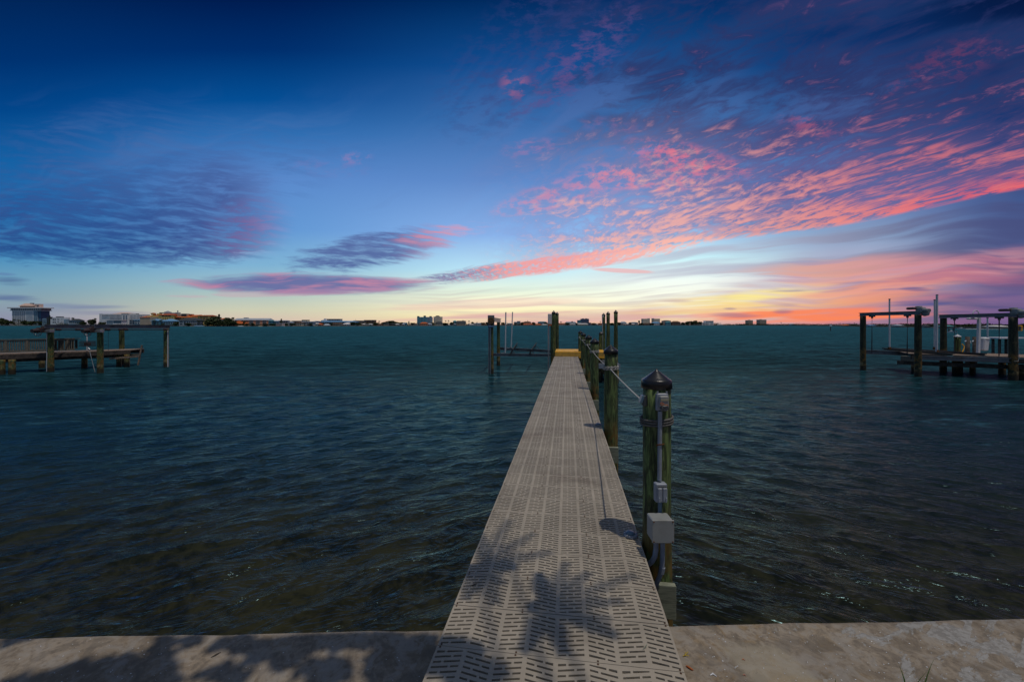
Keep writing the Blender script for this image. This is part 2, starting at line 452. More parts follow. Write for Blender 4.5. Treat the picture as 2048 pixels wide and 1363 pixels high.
M_shadeyellow = mat('shaded_yellow_paint', (.58,.34,.06), .6, .3, var=.14, vscale=4, dirt=(.28,.17,.06))  # platform's yellow, darkened in the colour for its shaded upright faces
M_alu = mat('aluminium', (.30,.32,.34), .4, .5, metal=.6, var=.15, vscale=4)
M_steel = mat('grey_steel_beam', (.14,.16,.18), .55, .4, metal=.3, var=.25, vscale=3, dirt=(.09,.07,.05))
M_whitepvc = mat('white_pvc_pole', (.55,.56,.58), .4, .5, var=.08, vscale=3)
M_darksteel = mat('dark_motor', (.03,.028,.03), .5, .5, var=.3, vscale=12, col2=(.08,.03,.015))
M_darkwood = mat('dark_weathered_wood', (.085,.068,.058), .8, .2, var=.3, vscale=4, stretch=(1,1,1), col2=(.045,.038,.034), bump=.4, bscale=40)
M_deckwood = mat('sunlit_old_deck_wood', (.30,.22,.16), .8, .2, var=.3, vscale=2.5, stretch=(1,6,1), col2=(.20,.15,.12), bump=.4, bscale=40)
M_carpet = mat('bunk_carpet', (.05,.052,.055), .95, .1, var=.25, vscale=30)
M_blue = mat('blue_plastic', (.03,.10,.22), .35, .5)
M_teallens = mat('frosted_lens', (.10,.17,.24), .3, .5, var=.1)
M_cable = mat('steel_cable', (.05,.05,.055), .5, .4, metal=.4)
M_white = mat('white_gelcoat', (.62,.63,.65), .35, .5, var=.06, vscale=3)
M_brass = mat('yellowed_wheel', (.30,.17,.05), .5, .4, var=.35, vscale=20, col2=(.06,.03,.01))

# ---------------------------------------------------------------- water
def smooth_fade(x, a, b):
    t = np.clip((x-a)/(b-a), 0, 1); return t*t*(3-2*t)
def build_water():
    rng = np.random.default_rng(3)
    # rows from beneath the seawall lip out past the far shore; spacing grows with distance
    ys = [1.9]
    while ys[-1] < 9000:
        y = ys[-1]; ys.append(y + max(.018, y*.0046 + y*y*.00030 if y < 160 else y*.06))
    ys = np.array(ys); core = np.linspace(-1.62, 1.62, 980); wing = 1.62 * (12/1.62) ** (np.arange(1, 31)/30)
    us = np.concatenate([-wing[::-1], core, wing])
    YY, UU = np.meshgrid(ys, us, indexing='ij')
    XX = UU * (YY + 1.0)
    dxs = np.gradient(us)[None, :] * (YY + 1.0)
    dys = np.gradient(ys)[:, None] * np.ones_like(XX)
    Z = np.zeros_like(XX); HX = np.zeros_like(XX); HY = np.zeros_like(XX)
    wind = math.radians(118)            # travel direction of the wavelets
    XW = 1.0 - np.sqrt((XX-1.0)**2 + 1.5)   # crests bend away from the walkway on both sides
    for i in range(110):
        lam = .085 * (1.25/.085) ** rng.random()
        th = wind + rng.normal(0, .52) + (0.9 if i % 5 == 0 else 0)
        k = 2*math.pi/lam; kx, ky = k*math.cos(th), k*math.sin(th)
        amp = .0040 * lam**.98 * (0.6 + .8*rng.random())
        ph = rng.random()*6.283
        cell_ = np.maximum(dxs*abs(math.cos(th)), dys*abs(math.sin(th)))
        fade = np.clip((lam/np.maximum(cell_, 1e-6) - 2.4)/2.5, 0, 1)
        # slow groups so that the pattern never lines up
        g = .62 + .38*np.sin(XX*rng.normal(0, .22) + YY*rng.normal(0, .22) + rng.random()*6.28)
        a = kx*XW + ky*YY + ph + .7*np.sin(XX*.35*rng.normal() + YY*.35*rng.normal())
        A_ = amp*fade*g
        Z += A_*np.cos(a)
        HX -= .75*A_*math.cos(th)*np.sin(a); HY -= .75*A_*math.sin(th)*np.sin(a)
    near = smooth_fade(YY, 2.0, 3.2)
    co = np.stack([XX + HX*near, YY + HY*near, WZ + Z], -1).reshape(-1, 3).astype(np.float32)
    nr, nc = XX.shape
    idx = np.arange(nr*nc).reshape(nr, nc)
    q = np.stack([idx[:-1, :-1], idx[:-1, 1:], idx[1:, 1:], idx[1:, :-1]], -1).reshape(-1, 4).astype(np.int32)
    me = bpy.data.meshes.new('water')
    me.vertices.add(len(co)); me.vertices.foreach_set('co', co.ravel())
    me.loops.add(q.size); me.loops.foreach_set('vertex_index', q.ravel())
    me.polygons.add(len(q)); me.polygons.foreach_set('loop_start', np.arange(0, q.size, 4, dtype=np.int32))
    me.polygons.foreach_set('loop_total', np.full(len(q), 4, dtype=np.int32))
    me.polygons.foreach_set('use_smooth', np.ones(len(q), dtype=bool))
    me.update(calc_edges=True); me.validate()
    m_ = bpy.data.materials.new('bay_water'); m_.use_nodes = True; me.materials.append(m_)
    T = NT(m_.node_tree); b = T.n['Principled BSDF']
    geo = T.n.new('ShaderNodeNewGeometry'); pos = X(T, geo.outputs['Position'])
    se = T.n.new('ShaderNodeSeparateXYZ'); T.l.new(geo.outputs['Position'], se.inputs[0]); x, y = X(T, se.outputs[0]), X(T, se.outputs[1])
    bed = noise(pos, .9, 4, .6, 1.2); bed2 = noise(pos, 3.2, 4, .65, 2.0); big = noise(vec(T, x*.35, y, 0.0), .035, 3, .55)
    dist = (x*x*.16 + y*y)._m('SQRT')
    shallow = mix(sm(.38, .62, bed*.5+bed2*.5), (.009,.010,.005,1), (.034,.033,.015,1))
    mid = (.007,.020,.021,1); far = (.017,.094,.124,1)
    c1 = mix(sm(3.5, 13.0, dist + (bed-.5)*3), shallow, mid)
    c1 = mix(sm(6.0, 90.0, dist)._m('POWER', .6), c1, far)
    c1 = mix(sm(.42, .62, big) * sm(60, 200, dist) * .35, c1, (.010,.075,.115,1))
    T.n.remove(b)
    xw = 1.0 - ((x-1.0)*(x-1.0) + 1.5)._m('SQRT'); u_ = x*.45 + y*.10; v_ = y*1.0 - xw*.50        # long side of the wavelets lies along u
    n9 = noise(vec(T, u_, v_, 0.0), 8.5, 3, .60, .6); n3 = noise(vec(T, u_ + 4.0, v_, 4.0), 3.1, 4, .62, .7)
    n1 = noise(vec(T, x*.45 + y*.30, y*1.0 - x*.25, 9.0), 1.15, 4, .66, .5); chop = noise(vec(T, x*.30 + y*.10, y*1.0 - x*.12, 9.0), .9, 5, .66, .3)
    chop2 = noise(vec(T, x*.9 + y*.4, y*2.6 - x*.4, 2.0), 1.0, 4, .68, .4)
    cc = chop*.5 + chop2*.5
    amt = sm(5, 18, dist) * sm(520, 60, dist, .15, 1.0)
    c1 = mix(sm(.55, .40, cc) * amt * .95, c1, (.003,.012,.018,1))  # reflection contrast of the ripples painted into the diffuse colour: dark troughs, light crests
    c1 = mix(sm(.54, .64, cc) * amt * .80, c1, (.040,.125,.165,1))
    hgt = n9 * sm(3.0, 12.0, dist, .006, .0) + n3 * sm(16.0, 60.0, dist, .075, .012) + n1 * sm(4.0, 20.0, dist, .035, .22)
    bn2 = T.n.new('ShaderNodeBump'); bn2.inputs['Distance'].default_value = 1.0; bn2.inputs['Strength'].default_value = 1.0
    T.l.new(hgt.s, bn2.inputs['Height'])
    df = T.n.new('ShaderNodeBsdfDiffuse'); gl = T.n.new('ShaderNodeBsdfGlossy'); fr = T.n.new('ShaderNodeFresnel'); mxs = T.n.new('ShaderNodeMixShader')
    fr.inputs['IOR'].default_value = 1.33
    T.l.new(bn2.outputs[0], fr.inputs['Normal']); T.l.new(bn2.outputs[0], gl.inputs['Normal']); T.l.new(bn2.outputs[0], df.inputs['Normal'])
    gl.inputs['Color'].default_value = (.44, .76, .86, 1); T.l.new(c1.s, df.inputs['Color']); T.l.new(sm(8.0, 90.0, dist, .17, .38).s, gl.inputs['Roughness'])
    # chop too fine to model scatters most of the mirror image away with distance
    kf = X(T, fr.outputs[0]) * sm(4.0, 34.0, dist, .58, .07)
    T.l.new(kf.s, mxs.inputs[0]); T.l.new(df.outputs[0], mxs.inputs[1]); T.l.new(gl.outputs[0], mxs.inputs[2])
    T.l.new(mxs.outputs[0], T.n['Material Output'].inputs['Surface'])
    o = bpy.data.objects.new('water', me); C.objects.link(o); o['kind'] = 'structure'
    return o
build_water()

# ---------------------------------------------------------------- seawall cap and the ground behind it
SW_Z = -.062
def concrete_mat():
    m_ = bpy.data.materials.new('old_concrete'); m_.use_nodes = True
    T = NT(m_.node_tree); b = T.n['Principled BSDF']
    geo = T.n.new('ShaderNodeNewGeometry'); pos = X(T, geo.outputs['Position'])
    se = T.n.new('ShaderNodeSeparateXYZ'); T.l.new(geo.outputs['Position'], se.inputs[0]); x, y = X(T, se.outputs[0]), X(T, se.outputs[1])
    broad = noise(vec(T, x*.8 + y*.5, y*1.3 - x*.3, 0.0), 2.2, 5, .6, .4); fine = noise(pos, 38.0, 4, .65); speck = noise(pos, 120.0, 2, .5)
    c1 = mix(sm(.32, .66, broad), (.190,.150,.105,1), (.320,.262,.195,1))
    c1 = mix(sm(.46, .66, fine) * .5, c1, (.12,.09,.065,1))
    lich = noise(pos, 5.0, 5, .65, .5)
    c1 = mix(sm(.46, .60, lich) * sm(.8, 1.1, x) * sm(1.9, 1.5, x) * .55, c1, (.28,.165,.045,1))
    c1 = mix(sm(.48, .60, lich) * sm(-.9, -1.3, x) * sm(-2.6, -1.9, x) * .25, c1, (.24,.16,.08,1))
    mott = noise(pos, 9.0, 5, .7, .6)
    c1 = mix(sm(.48, .62, mott) * .60, c1, (.135,.115,.092,1))
    c1 = mix(sm(.52, .38, mott) * .45, c1, (.33,.31,.28,1))
    # peeled pale coating on the right
    peel = noise(vec(T, x*.9 + y*.6, y*2.4 - x*1.2, 1.0), 3.0, 6, .66, .4)
    area = sm(1.55, 2.5, x) * sm(3.5, 2.6, x)
    pm = sm(.575, .605, peel + area*.16 - sm(2.30, 2.1, y)*(-.0) - .07)*area._m('GREATER_THAN', .02)
    c1 = mix(pm * .75, c1, mix(sm(.4,.6,fine), (.22,.215,.205,1), (.36,.355,.34,1)))
    pm2 = sm(.63, .64, noise(pos, 6.0, 5, .7, .3)) * sm(1.2, 1.5, x)
    c1 = mix(pm2 * .6, c1, (.34,.34,.33,1))
    pale = sm(.06, .0, (x - 1.27 + (y-2.1)*.25).abs() - .13) * sm(2.22, 2.12, y + (fine-.5)*.1)
    c1 = mix(pale * .5, c1, (.40,.35,.26,1))
    streakc = noise(vec(T, (x + y*.9)*9.0, y*1.2, 3.0), 1.0, 4, .6, .3)
    c1 = mix(sm(.52, .68, streakc) * .35, c1, (.31,.275,.235,1))
    c1 = mix(sm(.70, .74, speck) * .6, c1, (.07,.06,.05,1))
    T.l.new(c1.s, b.inputs['Base Color']); b.inputs['Roughness'].default_value = .85; b.inputs['Specular IOR Level'].default_value = .25
    bn = T.n.new('ShaderNodeBump'); bn.inputs['Strength'].default_value = .7; bn.inputs['Distance'].default_value = .006
    T.l.new((fine*.5 + broad + pm*.25).s, bn.inputs['Height']); T.l.new(bn.outputs[0], b.inputs['Normal'])
    return m_
M_conc = concrete_mat()
def edge_y(x): return 2.2905 + .0253*x + .004*math.sin(x*5.1) + .003*math.sin(x*13.0)
w = MB()
nx = 160
xs = [-16 + 32*i/nx for i in range(nx+1)]
rows = []
for (dy_, z_) in ((-2.6, SW_Z), (-1.2, SW_Z), (-.6, SW_Z), (-.3, SW_Z), (-.025, SW_Z), (-.006, SW_Z-.006), (0, SW_Z-.022), (0, SW_Z-.26), (-.16, SW_Z-.27), (-.16, -2.6)):
    rows.append([(x, edge_y(x)+dy_, z_) for x in xs])
vs = [p for r_ in rows for p in r_]; n_ = nx+1
w.add(vs, [[r_*n_+i, r_*n_+i+1, (r_+1)*n_+i+1, (r_+1)*n_+i] for r_ in range(len(rows)-1) for i in range(nx)], 0, False)
sw = w.build('seawall', M_conc); sw['kind'] = 'structure'
M_lawn = mat('lawn_soil', (.035,.05,.018), .9, .1, var=.4, vscale=2, col2=(.06,.05,.03))
g = MB(); g.add([(-60,-60,SW_Z-.02),(60,-60,SW_Z-.02),(60,-.25,SW_Z-.02),(-60,-.25,SW_Z-.02)], [[0,1,2,3]])
tag(g.build('ground', M_lawn), kind='structure')

# ---------------------------------------------------------------- dock walkway
DO = Vector((-.411, 1.867, 0)); DT = Vector((.1347, .99089, 0)); DS = Vector((.99089, -.1347, 0))
DW = 1.208
RZ = math.atan2(DS.y, DS.x)
def D(s, t, z=0.0): return DO + DS*s + DT*t + Vector((0, 0, z))
dock = thing('dock_walkway', 'long straight walkway of beige perforated panels running out over the water', 'dock', D(0, 0))
dock.rotation_euler = (0, 0, RZ)
def dock_build(mb, name, mats, parent=None):
    o = mb.build(name, mats, None, local=True); o.parent = parent or dock; return o

PL, GAP, TH = .3048, .0040, .042
def panel_mesh():
    mb = MB()
    W8 = DW/8; L = PL - GAP
    vmap = {}
    def V(x, y, z):
        k = (round(x, 5), round(y, 5), z)
        if k not in vmap: vmap[k] = len(mb.v); mb.v.append((x, y, z))
        return vmap[k]
    faces = []
    rows_ = 9; mg = .012
    pitch = (L - 2*mg)/rows_
    slot_h = .0114
    def quad(x0, x1, y00, y10, y01, y11, hole):
        # y00: y at x0 bottom, y10: y at x1 bottom, y01 at x0 top, y11 at x1 top
        a, b, c_, d = (x0, y00), (x1, y10), (x1, y11), (x0, y01)
        if not hole:
            faces.append(([V(*a, 0), V(*b, 0), V(*c_, 0), V(*d, 0)], 0))
        else:
            for p, q in ((a, b), (b, c_), (c_, d), (d, a)):
                faces.append(([V(*p, 0), V(*p, -TH), V(*q, -TH), V(*q, 0)][::1], 0))
    for k in range(8):
        x0, x1 = k*W8, (k+1)*W8
        sgn = 1 if k % 2 == 0 else -1
        rise = .029*sgn
        r = .0115
        def sl(x):  # skew of a row inside this section, flattened near the panel's two long edges
            return rise*((x-x0)/W8 - .5)
        # cuts along x; alternate rows start with the short or the long slot
        inner0, inner1 = x0 + r, x1 - r
        Lr = inner1 - inner0; land = .012; short = Lr*.30
        pats = [[(inner0, inner0+short), (inner0+short+land, inner1)], [(inner0, inner1-short-land), (inner1-short, inner1)]]
        cuts = sorted({x0, x1, *[round(v, 6) for p in pats for s_ in p for v in s_]})
        def yy_(x, base, t_):
            damp = min(1.0, min(base, L-base)/.03)
            return base + sl(x)*damp
        ybs = [0.0]
        kinds = [None]
        y = mg + (pitch-slot_h)/2
        for i in range(rows_):
            ybs += [y, y+slot_h]; y += pitch
        ybs.append(L)
        for j in range(len(ybs)-1):
            is_slot = (j % 2 == 1)
            i_row = (j-1)//2
            for q in range(len(cuts)-1):
                a, b = cuts[q], cuts[q+1]; mid = (a+b)/2
                hole = is_slot and any(s0 - 1e-6 < mid < s1 + 1e-6 for s0, s1 in pats[(i_row + k) % 2])
                quad(a, b, yy_(a, ybs[j], 0), yy_(b, ybs[j], 0), yy_(a, ybs[j+1], 0), yy_(b, ybs[j+1], 0), hole)
    for f, m_ in faces: mb.f.append(f); mb.m.append(m_); mb.sm.append(False)
    # outer edges
    for p, q in (((0,0),(DW,0)), ((DW,0),(DW,L)), ((DW,L),(0,L)), ((0,L),(0,0))):
        b0 = len(mb.v); mb.v += [(*p, 0), (*q, 0), (*q, -TH-.004), (*p, -TH-.004)]
        mb.f.append([b0+3, b0+2, b0+1, b0]); mb.m.append(0); mb.sm.append(False)
    # screw heads at the three joist lines and the ends
    for sx in (.018, DW/3 + .002, 2*DW/3 + .002, DW-.018):
        for sy in (.0075, L-.0075):
            mb.lathe((sx, sy, 0), [(.0052, .0004), (.0052, .0016), (.002, .0012)], 8, 1)
    return mb
pm_ = panel_mesh()
p0 = dock_build(pm_, 'deck_panel', [M_panel, M_screw])
T0 = .219 + GAP/2
NP = 66
for i in range(NP):
    o = p0 if i == 0 else p0.copy()
    if i: C.objects.link(o); o.parent = dock
    k = i - 3
    o.location = (R.uniform(-.0015, .0015), T0 + PL*k, R.uniform(-.0008, .0008)); o.rotation_euler = (0, 0, R.uniform(-.0008, .0008))
T1 = T0 + PL*(NP-3)
for sx in (.045, DW/3, 2*DW/3, DW-.045):
    mb = MB(); mb.box((sx, (0.62+T1)/2, -TH-.10), (.040, T1-.62, .190)); dock_build(mb, 'joist', M_board)
PILE_T = []
def dock_local(p):
    d_ = Vector(p) - DO; return d_.dot(DS), d_.dot(DT)
PR = [(1313, 3.10), (1221.5, 6.41), (1189, 10.3), (1177, 13.6), (1166.8, 17.6), (1160.5, 21.35)]
PRXY = [((px-1024)/F*y, y) for px, y in PR]
for i, (x, y) in enumerate(PRXY):
    s_, t_ = dock_local((x, y, 0)); PILE_T.append((s_, t_))
    mb = MB(); mb.box(((DW+.10)/2 + .02, t_-.135, -TH-.20-.125), (DW + .32, .045, .245), bev=.004); dock_build(mb, 'cross_beam', M_palewood)
    mb = MB(); mb.lathe((.16, t_-.02, 0), [(.10, -2.6), (.095, -.225)], 16); dock_build(mb, 'support_pile', M_pile)
# rusty bolt through the nearest cross beam
mb = MB()
s_, t_ = PILE_T[0]
bx, bt, bz = DW+.075, t_-.157, -.285
mb.tube([(bx, bt+.05, bz), (bx, bt-.055, bz)], .0095, 10)
mb.lathe((0,0,0), [(.021, -.005), (.021, .005)], 6)
for v_i in range(len(mb.v)-12, len(mb.v)):
    x_, y_, z_ = mb.v[v_i]; mb.v[v_i] = (bx + x_, bt - .012 + z_, bz + y_)
dock_build(mb, 'bolt', M_rust)

# ---------------------------------------------------------------- piles with caps
def wob_pile(x, y, zt, r, seed, lean=(0, 0), zb=-2.4, n=20, taper=.008):
    rr = random.Random(seed); mb = MB(); pts = []; vs = []
    N = 14; ph = [rr.random()*6.28 for _ in range(6)]
    for i in range(N+1):
        z = zb + (zt-zb)*i/N
        for k in range(n):
            t = 2*math.pi*k/n
            rad = r + taper*(zt-z)*.5 + .004*math.sin(2*t+ph[0]+z) + .0025*math.sin(5*t+ph[1]) + .003*math.sin(z*4+ph[2])
            vs.append((x + lean[0]*(z-zt) + rad*math.cos(t), y + lean[1]*(z-zt) + rad*math.sin(t), z))
    fs = [[i*n+k, i*n+(k+1) % n, (i+1)*n+(k+1) % n, (i+1)*n+k] for i in range(N) for k in range(n)]
    fs.append([N*n+k for k in range(n)])
    mb.add(vs, fs, 0, True); return mb
def cap_mb(x, y, za, r, h=.085, skirt=.062, n=28):
    zc = za - h
    prof = [(r*.93, -skirt), (r, -skirt+.002), (r*.985, -.018), (r*.97, -.006), (r*.93, .004)]
    for i in range(1, 9):
        t = i/9; prof.append((r*.93*(1-t), h*t*(.97) ))
    prof.append((.004, h))
    mb = MB(); mb.lathe((x, y, zc), prof, n); return mb
def pile(x, y, za, r, label, seed, cap=True, group=None, capmat=None, capr=1.13, lean=(0,0), caph=.085, name='dock_pile'):
    t_ = thing(name, label, 'pile', (x, y, WZ), group)
    wob_pile(x, y, za-caph-.012, r, seed, lean).build('post', M_pile, t_)
    if cap: cap_mb(x, y, za, r*capr, caph).build('cap', capmat or M_cap, t_)
    return t_
names = ['nearest thick green pile with black cone cap, carrying the grey electrical boxes',
 'second mottled green pile beside the walkway, white rope tied round its top',
 'third dark-topped pile along the walkway, with the rope knotted below its black cap',
 'fourth pile along the walkway, slimmer and bright green with pale rope near the top',
 'fifth pile along the walkway, half hidden behind the fourth',
 'sixth and last short pile, standing at the front of the yellow platform']
gp = 'short piles along the side of the walkway'
for i, (x, y) in enumerate(PRXY):
    za = [1.305, 1.325, 1.31, 1.31, 1.31, 1.34][i]
    pile(x, y, za, .1 if i else .1015, names[i], 10+i, group=gp)
PC = [Vector((x, y, 0)) for x, y in PRXY]

def ring_rope(mb, c, r, z, turns=2, rr=.008, strands=3, pitch=.055, tilt=.0, tw=.006, dz=.019, n=7, seed=0):
    """twisted strands laid round a pile"""
    rn = random.Random(seed)
    for q in range(turns):
        zq = z - q*dz; ph0 = rn.random()*6; tl = tilt + rn.uniform(-.015, .015)
        for s_ in range(strands):
            pts = []; NN = 72
            for i in range(NN+1):
                a = 2*math.pi*i/NN; tws = a*(r/pitch)*2*math.pi/ (2*math.pi) * 2 + s_*2*math.pi/strands
                tws = round(2*math.pi*r/pitch)*a + s_*2*math.pi/strands
                R_ = r + rr + tw*math.cos(tws)
                pts.append((c[0]+R_*math.cos(a+ph0), c[1]+R_*math.sin(a+ph0), zq + tw*math.sin(tws) + tl*math.cos(a+ph0)*r))
            mb.tube(pts, rr*.62 if strands > 1 else rr, n if strands == 1 else 6, caps=False)
    return mb
# dark rope wound round the nearest pile
mb = MB(); ring_rope(mb, PC[0], .107, .935, 3, .008, 3, .03, tilt=.10, tw=.0052, dz=.019, seed=1)
tag(mb.build('wound_rope', M_ropedark, org=PC[0]), 'dark grey twisted rope wound three times round the nearest pile', 'rope')
# thin white line strung from pile to pile
ln = thing('mooring_line', 'thin white line strung taut from pile to pile along the walkway', 'rope', PC[0])
att = [PC[0] + Vector((-.085, .075, 1.045)), PC[1] + Vector((-.03, -.11, .955)), PC[2] + Vector((-.06, -.095, .965)), PC[3] + Vector((-.06, -.095, .975)), PC[4] + Vector((-.06, -.095, .97)), PC[5] + Vector((-.06, -.095, 1.0))]
for i in range(5):
    a, b_ = att[i], att[i+1]; pts = []
    for k in range(25):
        t = k/24; p = a.lerp(b_, t); p.z -= (.012 if i == 0 else .03)*4*t*(1-t); pts.append(p)
    mb = MB(); mb.tube(pts, .0072, 7); mb.build('rope_span', M_rope, ln)
for i in range(1, 6):
    mb = MB(); ring_rope(mb, PC[i], .103, .985, 3 if i < 3 else 2, .0075, 1, dz=.021, tilt=.06, seed=i)
    mb.tube([att[i] + Vector((.02, -.012, .035)), att[i] + Vector((.0, -.022, .0)), att[i] + Vector((.012, -.014, -.03))], .009, 7)
    mb.build('rope_winding', M_rope, ln)

# ================================================================ fittings on the nearest pile
FY = PC[0].y - .1015                         # face of the pile towards the shore
def at(px, py, y): return PY(px, py, y)
e = thing('outlet_box', 'small grey outlet box with an orange wire loop, just below the nearest pile cap', 'outlet box', at(1323, 800, FY))
mb = MB(); c_ = at(1323, 803, FY-.004); mb.box(c_ + Vector((0, -.006, 0)), (.088, .03, .128), bev=.006)
mb.build('back_plate', M_grey, e)
for s_ in (-1, 1):
    mb = MB(); mb.tube([c_ + Vector((s_*.033, -.012, .060)), c_ + Vector((s_*.033, -.012, .078))], .0065, 8); mb.build('mounting_ear', M_grey, e)
mb = MB(); mb.box(c_ + Vector((.004, -.035, .005)), (.066, .030, .090), bev=.006); mb.build('cover', M_greybox, e)
mb = MB(); mb.box(c_ + Vector((.004, -.052, .022)), (.058, .004, .012)); mb.build('label_strip', M_beige, e)
mb = MB(); mb.box(c_ + Vector((.004, -.050, -.034)), (.062, .022, .030), bev=.007); mb.build('socket', M_darkgrey, e)
pts = [c_ + Vector((-.020 + .010*math.cos(a), -.060, -.004 + .008*math.sin(a))) for a in [i*6.28/12 for i in range(12)]] + [c_ + Vector((-.008, -.062, -.006)), c_ + Vector((.006, -.064, -.012)), c_ + Vector((.018, -.062, -.010)), c_ + Vector((.026, -.060, -.018))]
mb = MB(); mb.tube(pts, .0028, 6); mb.build('wire', M_orange, e)

cd = thing('conduit', 'straight grey conduit running down the nearest pile between two outlet boxes', 'conduit', at(1320, 890, FY))
mb = MB(); mb.tube([at(1320, 822, FY-.02), at(1319, 960, FY-.02)], .0155, 14); mb.build('pipe', M_grey, cd)
mb = MB(); mb.tube([at(1313, 891, FY-.006), at(1314.5, 889, FY-.036), at(1320, 888.5, FY-.040), at(1325.5, 888.5, FY-.036), at(1328, 887, FY-.004)], .0045, 6); mb.build('strap', M_rust, cd)

e = thing('covered_outlet', 'grey weatherproof outlet with two hinged flaps, halfway down the nearest pile', 'outlet box', at(1321, 985, FY))
c_ = at(1320.5, 983, FY-.03)
mb = MB(); mb.box(c_, (.082, .055, .138), bev=.006); mb.build('housing', M_grey, e)
for s_ in (-1, 1):
    mb = MB(); q = c_ + Vector((s_*.0185 + .002, -.036, -.006)); mb.box(q, (.034, .018, .100), bev=.005)
    mb.box(q + Vector((s_*.006, -.011, -.034)), (.010, .008, .036), bev=.002); mb.build('flap', M_grey, e)
mb = MB(); mb.tube([c_ + Vector((-.03, -.036, .052)), c_ + Vector((.036, -.036, .052))], .0045, 8); mb.build('hinge', M_darkgrey, e)

e = thing('junction_box', 'large square grey junction box with screwed lid, low on the nearest pile', 'junction box', at(1326, 1060, FY))
jf = 2.83; p_ = at(1326, 1062, jf); bw = 44*jf/F; bh = 46*jf/F
mb = MB(); mb.box(p_ + Vector((0, .062, 0)), (bw*.96, .115, bh*.96), bev=.006); mb.build('body', M_greybox, e)
mb = MB(); mb.box(p_, (bw, .012, bh), bev=.003); lid = mb.build('lid', M_greybox, e)
for a in (-1, 1):
    for b_ in (-1, 1):
        mb = MB(); q = p_ + Vector((a*bw*.43, -.006, b_*bh*.43)); mb.tube([q, q + Vector((0, -.003, 0))], .005, 8); mb.build('screw', M_rust, lid)
mb = MB(); mb.tube([at(1320, 1003, FY-.02), at(1320, 1034, FY-.03)], .015, 12); mb.lathe(at(1320, 1028, FY-.025), [(.019, -.03), (.021, -.01), (.018, .005)], 12); mb.build('pipe_fitting', M_teallens, e)
M_cond = M_grey
e = thing('curved_conduit', 'grey conduit bending out of the junction box to the left, under the walkway edge', 'conduit', at(1311, 1095, FY))
mb = MB(); mb.tube([at(1312, 1084, FY-.075), at(1312, 1098, FY-.073), at(1309.5, 1112, FY-.070), at(1304, 1122, FY-.06), at(1296, 1128, FY-.03), at(1286, 1131, FY)], .0175, 14)
mb.build('pipe', M_cond, e)
e = thing('long_curved_conduit', 'grey conduit dropping from the junction box past the beam end, with a coupling', 'conduit', at(1324, 1100, FY))
mb = MB(); mb.tube([at(1325, 1084, FY-.08), at(1325, 1110, FY-.08), at(1324, 1135, FY-.08), at(1319, 1152, FY-.075), at(1312, 1168, FY-.06), at(1302, 1178, FY-.03)], .0165, 14)
mb.build('pipe', M_cond, e)
mb = MB(); mb.tube([at(1324.6, 1133, FY-.08), at(1322.2, 1145, FY-.078)], .021, 14); mb.build('coupling', M_cond, e)
e = thing('side_light', 'small black lamp fixed to the water side of the nearest pile, below its cap', 'lamp', at(1287, 800, PC[0].y))
c_ = Vector((PC[0].x-.108, PC[0].y-.03, 1.075))
mb = MB(); mb.box(c_ + Vector((.006, 0, -.005)), (.03, .06, .085), bev=.006); mb.build('bracket', M_darkgrey, e)
mb = MB(); mb.box(c_ + Vector((-.016, -.004, .006)), (.022, .052, .062), M=Matrix.Rotation(.35, 4, 'Y'), bev=.005); mb.build('lens', M_teallens, e)
# round dock lights on the walkway edge
for i, (px, py, lb) in enumerate(((1261, 1071, 'round flat dock light on the walkway edge beside the nearest pile'), (1197, 850, 'round flat dock light on the walkway edge beside the second pile'))):
    p_ = P3(px, py, 0.0)
    e = thing('dock_light', lb, 'dock light', p_, 'round dock lights')
    mb = MB(); mb.lathe(p_, [(.052, .001), (.054, .008), (.050, .018), (.040, .022)], 24); mb.build('base', M_grey, e)
    mb = MB(); mb.lathe(p_, [(.036, .0225), (.034, .031), (.022, .037), (.006, .039)], 24); mb.build('dome', M_teallens, e)
    for k in range(8):
        a = k*math.pi/4; mb = MB(); q = p_ + Vector((math.cos(a)*.047, math.sin(a)*.047, .013)); mb.box(q, (.016, .006, .022), a, bev=.001); mb.build('rib', M_grey, e)

# ================================================================ raised yellow platform and grey landing at the end
def obox(a, b, z0, z1, mb=None, mat_=0, bev=0.0):
    """box in walkway coordinates: a=(s0,t0) b=(s1,t1)"""
    mb = mb or MB(); c_ = D((a[0]+b[0])/2, (a[1]+b[1])/2, (z0+z1)/2)
    mb.box(c_, (abs(b[0]-a[0]), abs(b[1]-a[1]), z1-z0), RZ, mat_, bev=bev); return mb
pf = thing('yellow_platform', 'raised boxed platform painted yellow at the far end of the walkway', 'platform', D(.6, T1+1))
TA, TB = T1+.02, T1+2.35
S0, S1 = .03, 2.62
for i in range(16):
    t0 = TA + .02 + i*(TB-TA)/16
    obox((S0, t0), (S1, t0+(TB-TA)/16-.012), .205, .242, bev=.004).build('plank', M_yellow, pf)
obox((S0, TA), (S1, TA+.035), -.02, .20).build('riser', M_shadeyellow, pf)
obox((DW+.05, TA-.03), (S1+.02, TA-.001), -.065, -.022).build('lower_trim', M_yellow, pf)
for sx in (S0+.02, S1-.02):
    obox((sx-.02, TA+.037), (sx+.02, TB), -.12, .203).build('side_board', M_shadeyellow, pf)
for sx in (.35, 2.3):
    for tt in (TA+.35, TB-.35):
        p_ = D(sx, tt); mb = MB(); mb.lathe((p_.x, p_.y, 0), [(.10, -2.6), (.095, .20)], 14); mb.build('support_pile', M_pile, pf)
ld = thing('lower_landing', 'small grey landing beside the yellow platform, a step below it', 'landing', D(2.1, T1))
for i in range(9):
    obox((1.55 + i*.19, T1-.35), (1.55 + i*.19+.18, T1+2.0), -.36, -.33, bev=.003).build('plank', M_steel, ld)
obox((1.52, T1-.40), (3.28, T1-.36), -.56, -.325).build('fascia', M_grey, ld)
